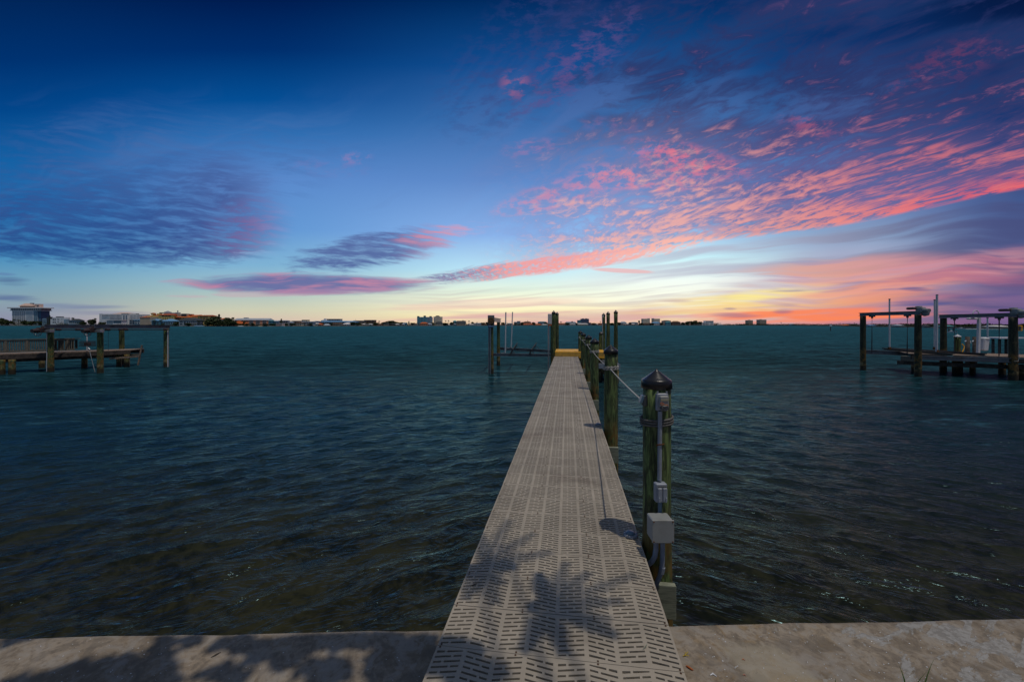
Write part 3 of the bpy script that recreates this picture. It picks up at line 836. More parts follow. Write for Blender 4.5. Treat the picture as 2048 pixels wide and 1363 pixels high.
for sx in (1.65, 3.15):
    for tt in (T1-.2, T1+1.9):
        p_ = D(sx, tt); mb = MB(); mb.lathe((p_.x, p_.y, 0), [(.09, -2.6), (.085, -.37)], 12); mb.build('support_pile', M_pile, ld)
# tall piles round the platform
g2 = 'tall piles standing round the end of the walkway'
def tp(px, y, apy, lb, seed, r=.1):
    return pile((px-1024)/F*y, y, CZ + (HZ-apy)*y/F, r, lb, seed, group=g2, name='tall_pile', caph=.13, capr=1.12)
tp(1107.4, 22.0, 620, 'tall green pile beside the white control box, left of the yellow platform', 31)
tp(1114.2, 26.2, 623, 'tall pile behind the left corner of the yellow platform, partly hidden by the green one', 32)
tpc = tp(1207.2, 24.2, 625, 'tall pile right of the yellow platform that carries a white conduit', 33)
tp(1216.2, 23.0, 622, 'tall bare green pile in the middle of the three right of the yellow platform', 34)
tp(1231.6, 21.5, 619, 'tallest green pile, standing alone above the second walkway pile', 35)
mb = MB(); mb.tube([PY(1204.9, 631, 24.0), PY(1205.2, 662, 24.0), PY(1205.4, 700, 24.0)], .020, 8); mb.build('conduit', M_whitepvc, tpc)
mb = MB(); mb.box(PY(1205.5, 632, 24.0), (.10, .08, .10)); mb.build('fitting', M_whitepvc, tpc)
x_ = (1201.6-1024)/F*22.8
pile(x_, 22.8, CZ - 13*22.8/F, .105, 'short dark pile with black cap against the tall pile with the conduit', 36, name='short_pile', caph=.12)

# ================================================================ boat lifts
def ibeam(mb, p, q, w, h, t=.02, mat_=0):
    p, q = Vector(p), Vector(q)
    for dz_ in (h/2 - t/2, -h/2 + t/2): mb.bar(p + Vector((0,0,dz_)), q + Vector((0,0,dz_)), w, t, mat_)
    mb.bar(p, q, t, h - 2*t, mat_); return mb
def post(parent, x, y, zt, r=.12, seed=0, m=None, name='post'):
    return wob_pile(x, y, zt, r, seed).build(name, m or M_pile, parent)
def motor(parent, p, side=-1, s=1.0, m=None):
    """gear box with a round drum, drive wheel and cover"""
    p = Vector(p)
    mb = MB(); mb.box(p, (.22*s, .30*s, .24*s), bev=.03); mb.tube([p + Vector((0, -.15*s, -.02)), p + Vector((0, -.38*s, -.04*s))], [.10*s, .085*s], 12)
    mb.box(p + Vector((.02, .1*s, .14*s)), (.16*s, .2*s, .08*s), bev=.02)
    mo = mb.build('motor', m or M_darksteel, parent)
    c_ = p + Vector((side*.17*s, -.02, -.12*s))
    mb = MB(); pts = [c_ + Vector((0, math.cos(a)*.15*s, math.sin(a)*.15*s)) for a in [k*6.2832/20 for k in range(21)]]
    mb.tube(pts, .014*s, 6, caps=False)
    for k in range(4):
        a = k*math.pi/4; v = Vector((0, math.cos(a)*.15*s, math.sin(a)*.15*s)); mb.tube([c_-v, c_+v], .010*s, 5)
    mb.build('pulley', M_alu, mo)
    return mo

# --- lift beside the end of the walkway
L = thing('boat_lift', 'empty aluminium boat lift left of the walkway end, with two tall white guide poles', 'boat lift', (0, 26.5, WZ))
def X_(px, y): return (px-1024)/F*y
y0, y1 = 24.4, 29.2
xa, xb = X_(981.5, y0), X_(996.8, y1)
xc, xd = X_(1101, y0), X_(1108.5, y1)
ztop = CZ + 16*y0/F
post(L, xa+.07, y0, ztop-.35, .085, 41); post(L, xb, y1, ztop-.05, .115, 42); post(L, xc+.1, y0+.1, CZ+.2, .085, 43); post(L, xd, y1, CZ+.3, .11, 44)
mb = MB(); mb.bar((xa-.09, y0-.02, WZ-.8), (xa-.09, y0-.02, ztop+.02), .10, .10, up=(1,0,0)); mb.build('lift_leg', M_steel, L)
mb = MB(); mb.tube([(xa+.0, y0-.12, WZ-.5), (xa+.0, y0-.12, ztop-.5)], .022, 8); mb.build('guide_rail', M_alu, L)
mb = MB(); ibeam(mb, (xa+.12, y0-.05, ztop-.18), (xb+.15, y1+.15, ztop-.18), .14, .26); mb.build('top_beam', M_alu, L)
hp = Vector((xa+.02, y0-.16, ztop-.24))
mb = MB(); mb.box(hp + Vector((0, .14, 0)), (.40, .06, .66), bev=.02); mb.build('winch_plate', M_steel, L)
mb = MB()
mb.tube([hp + Vector((0, .10, 0)), hp + Vector((0, -.04, 0))], .20, 24); wh = mb.build('winch_drum', M_darksteel, L)
mb = MB(); mb.tube([hp + Vector((math.cos(a)*.17, -.05, math.sin(a)*.17)) for a in [k*6.2832/24 for k in range(25)]], .018, 6, caps=False)
for k in range(3):
    a = k*math.pi/3+.3; v = Vector((math.cos(a)*.17, 0, math.sin(a)*.17)); mb.tube([hp + Vector((0,-.05,0))-v, hp + Vector((0,-.05,0))+v], .016, 6)
mb.tube([hp + Vector((0,-.03,0)), hp + Vector((0,-.08,0))], .06, 12); mb.build('wheel', M_brass, wh)
mb = MB(); mb.box(hp + Vector((0, .0, -.36)), (.34, .16, .10), bev=.02); mb.build('winch_foot', M_blue, L)
# white control box on the walkway side
q = PY(1099.8, 637.5, 24.3)
mb = MB(); mb.box(q, (.235, .20, .62), bev=.02); cbx = mb.build('control_box', M_whitepvc, L)
mb = MB(); mb.box(q + Vector((0, 0, -.36)), (.22, .18, .10), bev=.01); mb.build('base_block', M_orange, cbx)
mb = MB(); mb.bar((xc-.12, y0-.05, WZ-.8), (xc-.12, y0-.05, CZ+.05), .09, .09, up=(1,0,0)); mb.build('lift_leg', M_alu, L)
# cradle
zc0 = CZ - 60*y0/F; zc1 = CZ - 49*y1/F
mb = MB(); ibeam(mb, (xa+.1, y0, zc0), (xc+.02, y0, zc0-.03), .14, .17); mb.build('cradle_beam', M_steel, L)
mb = MB(); ibeam(mb, (xb+.05, y1, zc1+.05), (xd-.05, y1, zc1-.16), .14, .20); mb.build('cradle_beam', M_steel, L)
for (p0_, p1_) in ((1021, 1018), (1059, 1066)):
    pa = PY(p0_+1.5, 708, y0-.4); pb = PY(p0_+12, 693, y1+.3)
    pa.z = zc0+.20; pb.z = zc1+.32
    mb = MB(); mb.bar(pa, pb, .05, .34, up=(.55, 0, 1)); bk = mb.build('bunk', M_carpet, L)
    for f_ in (.1, .9):
        m0 = pa.lerp(pb, f_); mb = MB(); mb.bar(m0 + Vector((.0, 0, .02)), m0 + Vector((.0, 0, -.30)), .05, .05, up=(1,0,0)); mb.bar(m0 + Vector((.02, 0, .02)), m0 + Vector((.26, 0, -.26)), .04, .04, up=(0,1,0)); mb.build('bunk_bracket', M_steel, bk)
for px, yy_, ty, by in ((1011.2, y0+.1, 624, 705), (1024.6, y1-.3, 623.5, 695)):
    a = PY(px+.5, ty, yy_); b_ = PY(px-.8 if px < 1015 else px-2.4, by, yy_)
    mb = MB(); mb.tube([b_, a], .038, 10); gpz = mb.build('guide_pole', M_whitepvc, L)
    mb = MB(); mb.tube([b_ + Vector((-.25, 0, -.05)), b_ + Vector((-.02, 0, .02)), b_ + Vector((.12, 0, .35))], .025, 6); mb.build('pole_arm', M_alu, gpz)
for (xx, yk) in ((xa+.14, y0), (xb+.1, y1)):
    mb = MB(); mb.tube([(xx, yk, ztop-.3), (xx, yk, zc0+.05)], .008, 5); mb.build('cable', M_cable, L)

# --- left neighbour: lift over an old wooden pier
LX = {'A': (101.5, 25.5), 'B': (200.5, 24.7), 'Cc': (243.5, 29.8), 'Dd': (332.5, 28.4)}
LF = thing('covered_lift_frame', 'four-post boat lift with grey beams over the old wooden pier on the left shore side', 'boat lift', (X_(200, 27), 27, WZ))
zt = {}
for k, (px, y) in LX.items():
    zt[k] = CZ - 10.5*y/F + .1
    post(LF, X_(px, y), y, zt[k], .145, ord(k[0]), name='post')
for a, b_ in (('A', 'Cc'), ('B', 'Dd')):
    pa = Vector((X_(*LX[a]), LX[a][1]-.35, zt[a]+.12)); pb = Vector((X_(*LX[b_]), LX[b_][1]+.3, zt[b_]+.12))
    mb = MB(); ibeam(mb, pa, pb, .16, .24); mb.build('top_beam', M_steel, LF)
    off = Vector((.26, 0, -.20)); mb = MB(); mb.tube([pa + off + Vector((0,.3,0)), pb + off + Vector((0,-.3,0))], .028, 8)
    for f_ in (.08, .3, .85): m0 = (pa+off).lerp(pb+off, f_); m1 = (pa+off).lerp(pb+off, f_+.05); mb.tube([m0, m1], .075, 10)
    mb.build('cable_shaft', M_darksteel, LF)
    motor(LF, pa + Vector((-.16, .0, -.22)), -1, 1.35)
    mb = MB(); mb.box(pa + Vector((.12, .15, -.28)), (.44, .26, .20), bev=.02); mb.build('bracket', M_alu, LF)
    for f_ in (.12, .86):
        m0 = pa.lerp(pb, f_) + Vector((.22,0,-.2)); mb = MB(); mb.tube([m0, m0 + Vector((0,0,-1.5))], .008, 4); mb.build('cable', M_cable, LF)
for k in ('A', 'Dd'):
    x, y = X_(*LX[k]), LX[k][1]; s_ = -.17 if k == 'A' else .15
    mb = MB(); mb.tube([(x+s_, y-.05, WZ-.3), (x+s_, y-.05, zt[k]-.1)], .035, 8); mb.build('conduit', M_whitepvc, LF)

LP_ = thing('old_wooden_pier', 'old brown wooden pier with a slatted railing at the left edge of the photo', 'pier', (X_(130, 28), 28, WZ))
zd = -.13
def deck_strip(parent, corners, z, n, m, th=.05):
    """planks laid across a quad a,b (near) c,d (far): a-b and d-c edges"""
    a, b_, c__, d_ = [Vector((*q, z)) for q in corners]
    for i in range(n):
        f0, f1 = i/n, (i+.93)/n
        p = [a.lerp(b_, f0), a.lerp(b_, f1), d_.lerp(c__, f1), d_.lerp(c__, f0)]
        mb = MB(); vs = [v.copy() for v in p] + [v + Vector((0,0,-th)) for v in p]
        mb.add(vs, [[0,1,2,3],[7,6,5,4],[4,5,1,0],[5,6,2,1],[6,7,3,2],[7,4,0,3]]); mb.build('plank', m, parent)
nl, nr_ = Vector((X_(-60, 23.6), 23.6, 0)), Vector((X_(262, 28.6), 28.6, 0))
back = Vector((-.8, 1.9, 0))
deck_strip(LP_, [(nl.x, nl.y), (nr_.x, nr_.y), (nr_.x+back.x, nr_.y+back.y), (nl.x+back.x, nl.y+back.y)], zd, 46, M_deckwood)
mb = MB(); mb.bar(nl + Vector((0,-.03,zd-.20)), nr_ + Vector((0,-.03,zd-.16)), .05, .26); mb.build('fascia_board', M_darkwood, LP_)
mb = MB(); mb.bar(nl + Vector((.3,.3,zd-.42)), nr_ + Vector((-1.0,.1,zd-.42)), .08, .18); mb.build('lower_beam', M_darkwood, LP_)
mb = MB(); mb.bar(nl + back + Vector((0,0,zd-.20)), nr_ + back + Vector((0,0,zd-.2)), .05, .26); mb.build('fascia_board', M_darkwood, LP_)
for i, (px, y) in enumerate(((3, 24.0), (24, 24.2), (84, 27.6), (169, 27.8), (238, 28.6), (254, 28.4))):
    wob_pile(X_(px, y), y, zd-.3, .15, 60+i).build('piling', M_pile, LP_)
# railing
def along(f, z): p = nl.lerp(nr_, f); return p + Vector((0, .06, z))
r0, r1 = 0.0, .60
def seg(name, za, w, h): mb = MB(); mb.bar(along(r0, za), along(r1, za), w, h); return mb.build(name, M_board, LP_)
seg('top_rail', .74, .14, .04); seg('lower_rail', .02, .05, .09); seg('upper_rail', .66, .05, .09)
nb = 44
for i in range(nb):
    p = along(r0 + (r1-r0)*(i+.5)/nb, 0); mb = MB()
    big = i % 9 == 4
    mb.box(p + Vector((0, 0, .33)), (.10 if big else .045, .10 if big else .04, .74 if big else .66), .7); mb.build('baluster', M_board, LP_)
# bench back panel behind the rail
for i in range(7):
    p = along(.44 + .022*i, 0) + Vector((0, .35, 0)); mb = MB(); mb.box(p + Vector((0,0,.36)), (.12, .03, .6), .7); mb.build('bench_slat', M_darkwood, LP_)
mb = MB(); mb.bar(along(.43, .72)+Vector((0,.35,0)), along(.60, .72)+Vector((0,.35,0)), .3, .04); mb.build('bench_top', M_board, LP_)
# low ladder frame and leaning plank off the pier end
fr = thing('ladder_frame', 'low weathered timber frame with an upright plank off the right end of the old pier', 'ladder', PY(262, 715, 28.2))
mb = MB(); mb.bar(PY(219, 717, 28.0), PY(277, 712, 28.3), .06, .12); mb.build('rail', M_deckwood, fr)
mb = MB(); mb.bar(PY(230, 711, 28.9), PY(279, 708, 28.9), .06, .12); mb.build('rail', M_board, fr)
mb = MB(); mb.bar(PY(276, 730, 28.5), PY(284, 690, 28.5), .10, .05, up=(0,1,0)); mb.build('upright', M_deckwood, fr)
for px in (226, 240, 256): mb = MB(); mb.bar(PY(px, 716, 28.0), PY(px+6, 710.5, 28.9), .05, .06); mb.build('rung', M_board, fr)
bk = thing('crab_trap', 'black wire crab trap hanging on a pale pole between the two left lift posts', 'crab trap', PY(174, 688, 26.6))
c_ = PY(175, 687, 26.6); wx, wy, wz = .62, .45, .33
mb = MB()
for i in range(9):
    f_ = -wx/2 + wx*i/8
    for sy in (-1, 1): mb.bar(c_ + Vector((f_, sy*wy/2, -wz/2)), c_ + Vector((f_, sy*wy/2, wz/2)), .014, .014, up=(0,1,0))
for i in range(6):
    f_ = -wz/2 + wz*i/5
    for sy in (-1, 1): mb.bar(c_ + Vector((-wx/2, sy*wy/2, f_)), c_ + Vector((wx/2, sy*wy/2, f_)), .014, .014)
    for sx in (-1, 1): mb.bar(c_ + Vector((sx*wx/2, -wy/2, f_)), c_ + Vector((sx*wx/2, wy/2, f_)), .014, .014)
for i in range(7):
    f_ = -wx/2 + wx*i/6; mb.bar(c_ + Vector((f_, -wy/2, -wz/2)), c_ + Vector((f_, wy/2, -wz/2)), .014, .014)
mb.box(c_ + Vector((0,0,-.02)), (.3,.2,.2), bev=.02); mb.build('cage', M_darksteel, bk)
e = thing('hoist_pole', 'thin upright pole, dark above and white below, behind the crab trap', 'pole', PY(174, 698, 27.0))
mb = MB(); mb.tube([PY(174, 700, 27.0), PY(174, 668, 27.0)], .035, 8); mb.build('lower_tube', M_whitepvc, e)
mb = MB(); mb.tube([PY(174, 668, 27.0), PY(174, 656, 27.0)], .022, 8); mb.build('upper_tube', M_darksteel, e)
e = thing('slanting_pole', 'thin pale pole slanting from the old pier down into the water', 'pole', PY(184, 720, 25.6))
mb = MB(); mb.tube([PY(178, 697, 25.8), PY(190, 744, 25.3)], .018, 8); mb.build('tube', M_steel, e)
mb = MB(); mb.tube([PY(176.5, 696, 25.8), PY(180, 699, 25.8)], .05, 8); mb.build('bracket', M_alu, e)

# --- right neighbour: two-bay lift and pier
RF = {'1': (1726, 26.3), '2': (1836, 23.0), '3': (1887, 25.3), '4': (2026, 21.5)}
for (a, b_, lb, zz) in (('1', '2', 'two-post beam lift with a rusty winch on top, left one on the right-hand pier', 2.40), ('3', '4', 'two-post beam lift on the right-hand pier, cut off by the edge of the photo', 2.25)):
    y = RF[a][1]
    t_ = thing('beam_lift', lb, 'boat lift', (X_(RF[a][0], y), y, WZ), 'beam lifts on the right-hand pier')
    for k in (a, b_):
        post(t_, X_(*RF[k]), RF[k][1], zz-.2, .15 if k != '4' else .17, ord(k), m=M_pile2, name='post')
    pa = Vector((X_(*RF[a]), RF[a][1]+.25, zz-.09)); pb = Vector((X_(*RF[b_]), RF[b_][1]-.15, zz-.09))
    mb = MB(); ibeam(mb, pa, pb, .16, .21); mb.build('top_beam', M_steel, t_)
    motor(t_, pb + Vector((.10, .1, .16)), 1, 1.25, M_greybox)
    mb = MB(); mb.box(pb + Vector((-.05, .45, .26)), (.26, .5, .14), bev=.04); mb.build('motor_cover', M_darksteel, t_)
    mb = MB(); q = pb + Vector((.26, .0, .02)); mb.lathe(q, [(.04,-.2),(.16,-.16),(.19,0),(.14,.15),(.03,.19)], 14); mb.build('winch_drum', M_grey, t_)
    for f_ in (.22, .80):
        m0 = pa.lerp(pb, f_) + Vector((.03, 0, -.12)); mb = MB(); mb.box(m0 + Vector((0,0,-.02)), (.14, .34, .08), bev=.01); mb.box(m0 + Vector((0,0,-.10)), (.06,.10,.10)); sh = mb.build('sheave', M_darksteel, t_)
        for dx_ in (-.07, .0, .09):
            mb = MB(); mb.tube([m0 + Vector((dx_, dx_*1.2, -.05)), m0 + Vector((dx_*.4-.02, 0, -2.35))], .010, 5); mb.build('cable', M_cable, sh)
RP = thing('right_hand_pier', 'wooden pier with pale sunlit planks running off the right edge of the photo', 'pier', (24, 24, WZ))
zr = -.05
na, nb_ = Vector((X_(1820, 24.2), 24.2, 0)), Vector((X_(2140, 20.3), 20.3, 0))
fb = Vector((1.7, 2.9, 0))
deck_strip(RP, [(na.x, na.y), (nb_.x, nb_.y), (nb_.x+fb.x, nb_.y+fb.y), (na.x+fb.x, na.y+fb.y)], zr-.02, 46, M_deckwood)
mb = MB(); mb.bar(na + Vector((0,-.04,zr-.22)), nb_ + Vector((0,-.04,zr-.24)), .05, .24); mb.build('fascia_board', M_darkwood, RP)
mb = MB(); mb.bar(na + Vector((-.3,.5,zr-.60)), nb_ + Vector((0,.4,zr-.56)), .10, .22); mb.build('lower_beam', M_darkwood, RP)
mb = MB(); mb.box(na + Vector((.1,.15,zr-.34)), (.3,.7,.3), .3, bev=.01); mb.build('corner_block', M_board, RP)
for i, (px, y, r_) in enumerate(((1827, 25.2, .12), (1885, 25.1, .14), (1915, 24.6, .24), (1945, 24.3, .13), (2004, 24.0, .15), (2045, 21.8, .14))):
    wob_pile(X_(px, y), y, zr-.45, r_, 80+i).build('piling', M_pile2, RP)
mb = MB(); mb.tube([PY(1897, 722, 24.2), PY(1900, 728, 24.2), PY(1904, 732, 24.2)], .03, 6); mb.build('hanging_hose', M_darksteel, RP)
CR = thing('lift_cradle', 'lift cradle of grey beams and long carpeted bunks between the posts of the right-hand pier', 'lift cradle', (24, 25, WZ))
a1, a2 = Vector((X_(*RF['1'])+.1, RF['1'][1], -.12)), Vector((X_(*RF['3'])-.05, RF['3'][1]+.1, -.22))
mb = MB(); ibeam(mb, a1, a2, .16, .26); mb.build('cradle_beam', M_steel, CR)
b1, b2 = Vector((X_(*RF['2'])+.1, RF['2'][1], -.22)), Vector((X_(*RF['4'])-.1, RF['4'][1], -.24))
mb = MB(); ibeam(mb, b1, b2, .16, .24); mb.build('cradle_beam', M_steel, CR)
for (p, q) in ((PY(1768, 698.5, 27.5), PY(1905, 706, 22.6)), (PY(1786, 697, 27.5), PY(1970, 703, 22.6))):
    p.z, q.z = .05, .03
    mb = MB(); mb.bar(p, q, .26, .05); bn_ = mb.build('bunk', M_carpet, CR)
    mb = MB(); mb.bar(p + Vector((0,0,-.07)), q + Vector((0,0,-.07)), .05, .09); mb.build('bunk_rail', M_board, bn_)
for px, ty, by, y, lb in ((1779, 598.5, 697, 26.6, 'white guide pole at the left end of the right-hand lift cradle'), (1869.3, 600, 697, 25.6, 'shorter of the two white guide poles standing side by side at the right-hand pier'), (1874, 590, 703, 23.6, 'tallest white guide pole at the right-hand pier'), (1975, 636, 688, 27.5, 'short white guide pole seen between the cables of the right lift')):
    e = thing('guide_pole', lb, 'pole', PY(px, by, y), 'white guide poles at the right-hand pier')
    mb = MB(); mb.tube([PY(px-.8 if px == 1874 else px, by, y), PY(px, ty, y)], .045 if px != 1874 else .055, 10); mb.build('tube', M_whitepvc, e)
    mb = MB(); mb.tube([PY(px, ty+.2, y), PY(px, ty-1.3, y)], .055, 8); mb.build('end_cap', M_darksteel, e)
    mb = MB(); mb.box(PY(px, by-1, y), (.12,.12,.16)); mb.build('foot', M_rust, e)
# white capped pile with rope, shower pole, chute
wx_, wy_ = X_(1915, 25.2), 25.2
wp_ = pile(wx_, wy_, CZ - 19*wy_/F, .155, 'thick dark pile with a white cone cap and a yellow rope, on the right-hand pier', 91, capmat=M_white, name='white_capped_pile', caph=.12)
mb = MB(); mb.tube([(wx_+.17, wy_-.1, .45), (wx_+.28, wy_-.12, .30), (wx_+.2, wy_-.15, .1), (wx_+.08, wy_-.17, -.1)], .03, 7); mb.build('rope', M_yellow, wp_)
e = thing('shower_post', 'white post with a curved arm and a flat lamp head on the right-hand pier', 'lamp post', PY(1957, 704, 23.6))
mb = MB(); mb.bar(PY(1956.3, 705, 23.6), PY(1958.2, 632, 23.6), .12, .12, up=(1,0,0)); mb.build('post', M_white, e)
mb = MB(); mb.tube([PY(1958, 632, 23.6), PY(1958, 627, 23.6), PY(1956, 622.5, 23.6), PY(1952, 620, 23.6), PY(1948, 621.5, 23.6), PY(1945, 627, 23.6)], .025, 8); mb.build('curved_arm', M_white, e)
mb = MB(); mb.box(PY(1944.5, 637, 23.6), (.55, .22, .11), bev=.04); mb.build('lamp_head', M_white, e)
e = thing('dock_box', 'white upright dock box with a rounded lid beside the white post', 'dock box', PY(1967, 700, 24.4))
mb = MB(); p_ = PY(1966, 689, 24.4); mb.box(p_, (.34, .4, .72), M=Matrix.Rotation(.12, 4, 'Y'), bev=.05); mb.build('body', M_white, e)
mb = MB(); mb.lathe(PY(1968.5, 677, 24.4), [(.23, -.04), (.24, .02), (.16, .07), (.02, .09)], 16); mb.build('lid', M_white, e)
# far side pier of the next plot with gulls' perches
FP = thing('white_topped_dock', 'low dock with a flat white top behind the right-hand pier', 'dock', PY(1995, 690, 38))
mb = MB(); mb.box(PY(2010, 675.5, 38), (3.1, 1.6, .14), bev=.02); mb.build('top', M_white, FP)
mb = MB(); mb.box(PY(1982, 674.8, 39), (1.4, 1.0, .10), bev=.02); mb.build('top', M_grey, FP)
for px in (1986, 1999, 2012, 2030):
    mb = MB(); q = PY(px, 700, 38); mb.lathe((q.x, q.y, 0), [(.11, -2.2), (.10, CZ-27.5*38/F)], 10); mb.build('post', M_darkwood, FP)
for px, lb in ((1935, 'white gull-grey arched cleat post beside the white-capped pile'), (1949.5, 'white arched cleat post next to the white post')):
    e = thing('arched_pipe', lb, 'pipe', PY(px, 705, 29), 'arched white pipes behind the right-hand pier')
    mb = MB(); q = PY(px, 700, 29); mb.lathe((q.x, q.y, 0), [(.13, -2.2), (.12, CZ-24*29/F)], 10); mb.build('post', M_darkwood, e)
    mb = MB(); mb.tube([PY(px-5, 683, 29), PY(px-2.5, 680.5, 29), PY(px+1, 680.3, 29), PY(px+4.5, 682, 29), PY(px+5.2, 686, 29)], .05, 7); mb.build('arch', M_white, e)
e = thing('meter_box', 'small yellow box on the right post of the right-hand lift', 'box', PY(2039, 655, 21.7))
mb = MB(); mb.box(PY(2040, 656, 21.8), (.16, .14, .30), bev=.02); mb.build('case', M_yellow, e)
mb = MB(); mb.box(PY(2040, 656, 21.7), (.10, .05, .22), bev=.01); mb.build('door', M_darkgrey, e)
e = thing('power_cable', 'pale power cable hanging from the yellow box down to the pier', 'cable', PY(2036, 690, 21.4))
mb = MB(); mb.tube([PY(2036, 664, 21.4), PY(2037, 690, 21.4), PY(2038, 716, 21.3), PY(2036, 722, 21.3), PY(2028, 722, 21.3)], .012, 6); mb.build('cord', M_alu, e)

# ================================================================ far shore
SH = [(-400, 1100), (80, 1050), (170, 900), (380, 640), (560, 690), (760, 860), (990, 1150), (1240, 1450), (1500, 1500), (1640, 1000), (1720, 560), (1880, 345), (1960, 295), (2150, 270), (2500, 270)]
def shore(px):
    for i in range(len(SH)-1):
        (a, da), (b_, db) = SH[i], SH[i+1]
        if a <= px <= b_: return da + (db-da)*(px-a)/(b_-a)
    return SH[0][1] if px < SH[0][0] else SH[-1][1]
M_land = mat('shore_soil', (.06,.055,.04), .9, .1, var=.4, vscale=.05)
M_swall = mat('pale_seawall', (.26,.22,.17), .8, .2, var=.35, vscale=.06, col2=(.15,.13,.11))
LZ = WZ + 1.1
pxs = list(range(-400, 2501, 20))
mb = MB()
front = [Vector((X_(p, shore(p)), shore(p), 0)) for p in pxs]
backp = [v * (1 + 900/v.y) for v in front]
vs = [Vector((v.x, v.y, WZ-1)) for v in front] + [Vector((v.x, v.y, LZ)) for v in front] + [Vector((v.x, v.y, LZ+1.5)) for v in backp]
n_ = len(pxs)
mb.add(vs, [[r_*n_+i, r_*n_+i+1, (r_+1)*n_+i+1, (r_+1)*n_+i] for r_ in range(1, 2) for i in range(n_-1)], 0)
mb.add(vs, [[i, i+1, n_+i+1, n_+i] for i in range(n_-1)], 1)
tag(mb.build('terrain', [M_land, M_swall]), kind='structure')

def fmat(name, c, **k):
    c = tuple(min(.86, v*1.55) for v in c)
    return mat('far_'+name, c, k.pop('rough', .7), .2, var=.10, vscale=.15, **k)
W_white = fmat('white_wall', (.50,.50,.50)); W_cream = fmat('cream_wall', (.50,.44,.33)); W_yellow = fmat('yellow_wall', (.52,.38,.13)); W_salmon = fmat('salmon_wall', (.50,.23,.14))
W_grey = fmat('grey_wall', (.26,.28,.29)); W_bgrey = fmat('blue_grey_wall', (.16,.25,.31)); W_teal = fmat('teal_wall', (.08,.24,.30)); W_tan = fmat('tan_wall', (.34,.27,.20)); W_navy = fmat('navy_wall', (.045,.07,.13))
W_pink = fmat('pink_wall', (.42,.30,.25)); W_brown = fmat('brown_wall', (.13,.085,.06))
R_dark = fmat('dark_roof', (.035,.04,.045)); R_orange = fmat('orange_tile_roof', (.36,.085,.022)); R_red = fmat('red_tile_roof', (.25,.05,.02)); R_blue = fmat('blue_metal_roof', (.10,.22,.36)); R_grey = fmat('grey_metal_roof', (.26,.29,.33)); R_white = fmat('white_roof', (.48,.45,.44)); R_brown = fmat('brown_roof', (.12,.07,.04)); R_teal = fmat('teal_roof', (.07,.22,.24))
M_glass = mat('dark_window', (.02,.03,.045), .15, .6, var=.2, vscale=.5)
M_blueglass = mat('blue_window', (.03,.09,.14), .15, .6, var=.2, vscale=.5)
M_balc = mat('balcony_shade', (.05,.045,.05), .7, .2)

class Bld:
    """a building placed by the span it fills on the horizon; sizes are real metres at its distance"""
    def __init__(s, name, label, x0, x1, off=12, cat='building', group=None):
        s.D = shore((x0+x1)/2) + off; s.k = s.D/F; s.x0, s.x1 = x0, x1
        s.gz = LZ + .2 + off*.0015
        s.t = thing(name, label, cat, (X_((x0+x1)/2, s.D), s.D, s.gz), group)
    def X(s, px): return X_(px, s.D)
    def Z(s, py): return CZ - (py-HZ)*s.k
    def block(s, x0, x1, ytop, m, ybot=None, depth=None, name='wall', dy=0.0, parent=None):
        z1 = s.Z(ytop); z0 = s.gz-.5 if ybot is None else s.Z(ybot)
        a, b_ = s.X(x0), s.X(x1); d_ = depth or max(8, (b_-a)*.5)
        mb = MB(); mb.box(((a+b_)/2, s.D+dy+d_/2, (z0+z1)/2), (b_-a, d_, z1-z0))
        return mb.build(name, m, parent or s.t)
    def hip(s, x0, x1, ybase, ytop, m, ridge=.45, depth=None, name='roof', eave=.6, dy=0.0):
        a, b_ = s.X(x0)-eave, s.X(x1)+eave; d_ = (depth or max(8, (b_-a)*.5)) + 2*eave
        z0, z1 = s.Z(ybase), s.Z(ytop); cx = (a+b_)/2; w_ = (b_-a)*ridge/2; y0_ = s.D+dy-eave; cy = y0_ + d_/2
        vs = [(a,y0_,z0),(b_,y0_,z0),(b_,y0_+d_,z0),(a,y0_+d_,z0),(cx-w_,cy,z1),(cx+w_,cy,z1)]
        vs += [(v[0], v[1], z0-.25) for v in vs[:4]]
        mb = MB(); mb.add(vs, [[0,1,5,4],[1,2,5],[2,3,4,5],[3,0,4],[6,7,1,0],[7,8,2,1],[8,9,3,2],[9,6,0,3],[9,8,7,6]])
        return mb.build(name, m, s.t)
    def win(s, x0, x1, y0, y1, nx, ny, m=None, fx=.6, fy=.55, par=None, dy=0.0, name='window'):
        w_ = (s.X(x1)-s.X(x0))/nx; h_ = (s.Z(y0)-s.Z(y1))/ny; first = None
        for j in range(ny):
            for i in range(nx):
                cx = s.X(x0)+w_*(i+.5); cz = s.Z(y0)-h_*(j+.5)
                if first is None:
                    mb = MB(); mb.box((0,0,0), (w_*fx, .24, h_*fy)); first = mb.build(name, m or M_glass, None, local=True); o = first
                else: o = first.copy(); C.objects.link(o)
                o.parent = par or s.t; L_ = parent_loc(par or s.t); o.location = (cx-L_.x, s.D+dy-.05-L_.y, cz-L_.z)

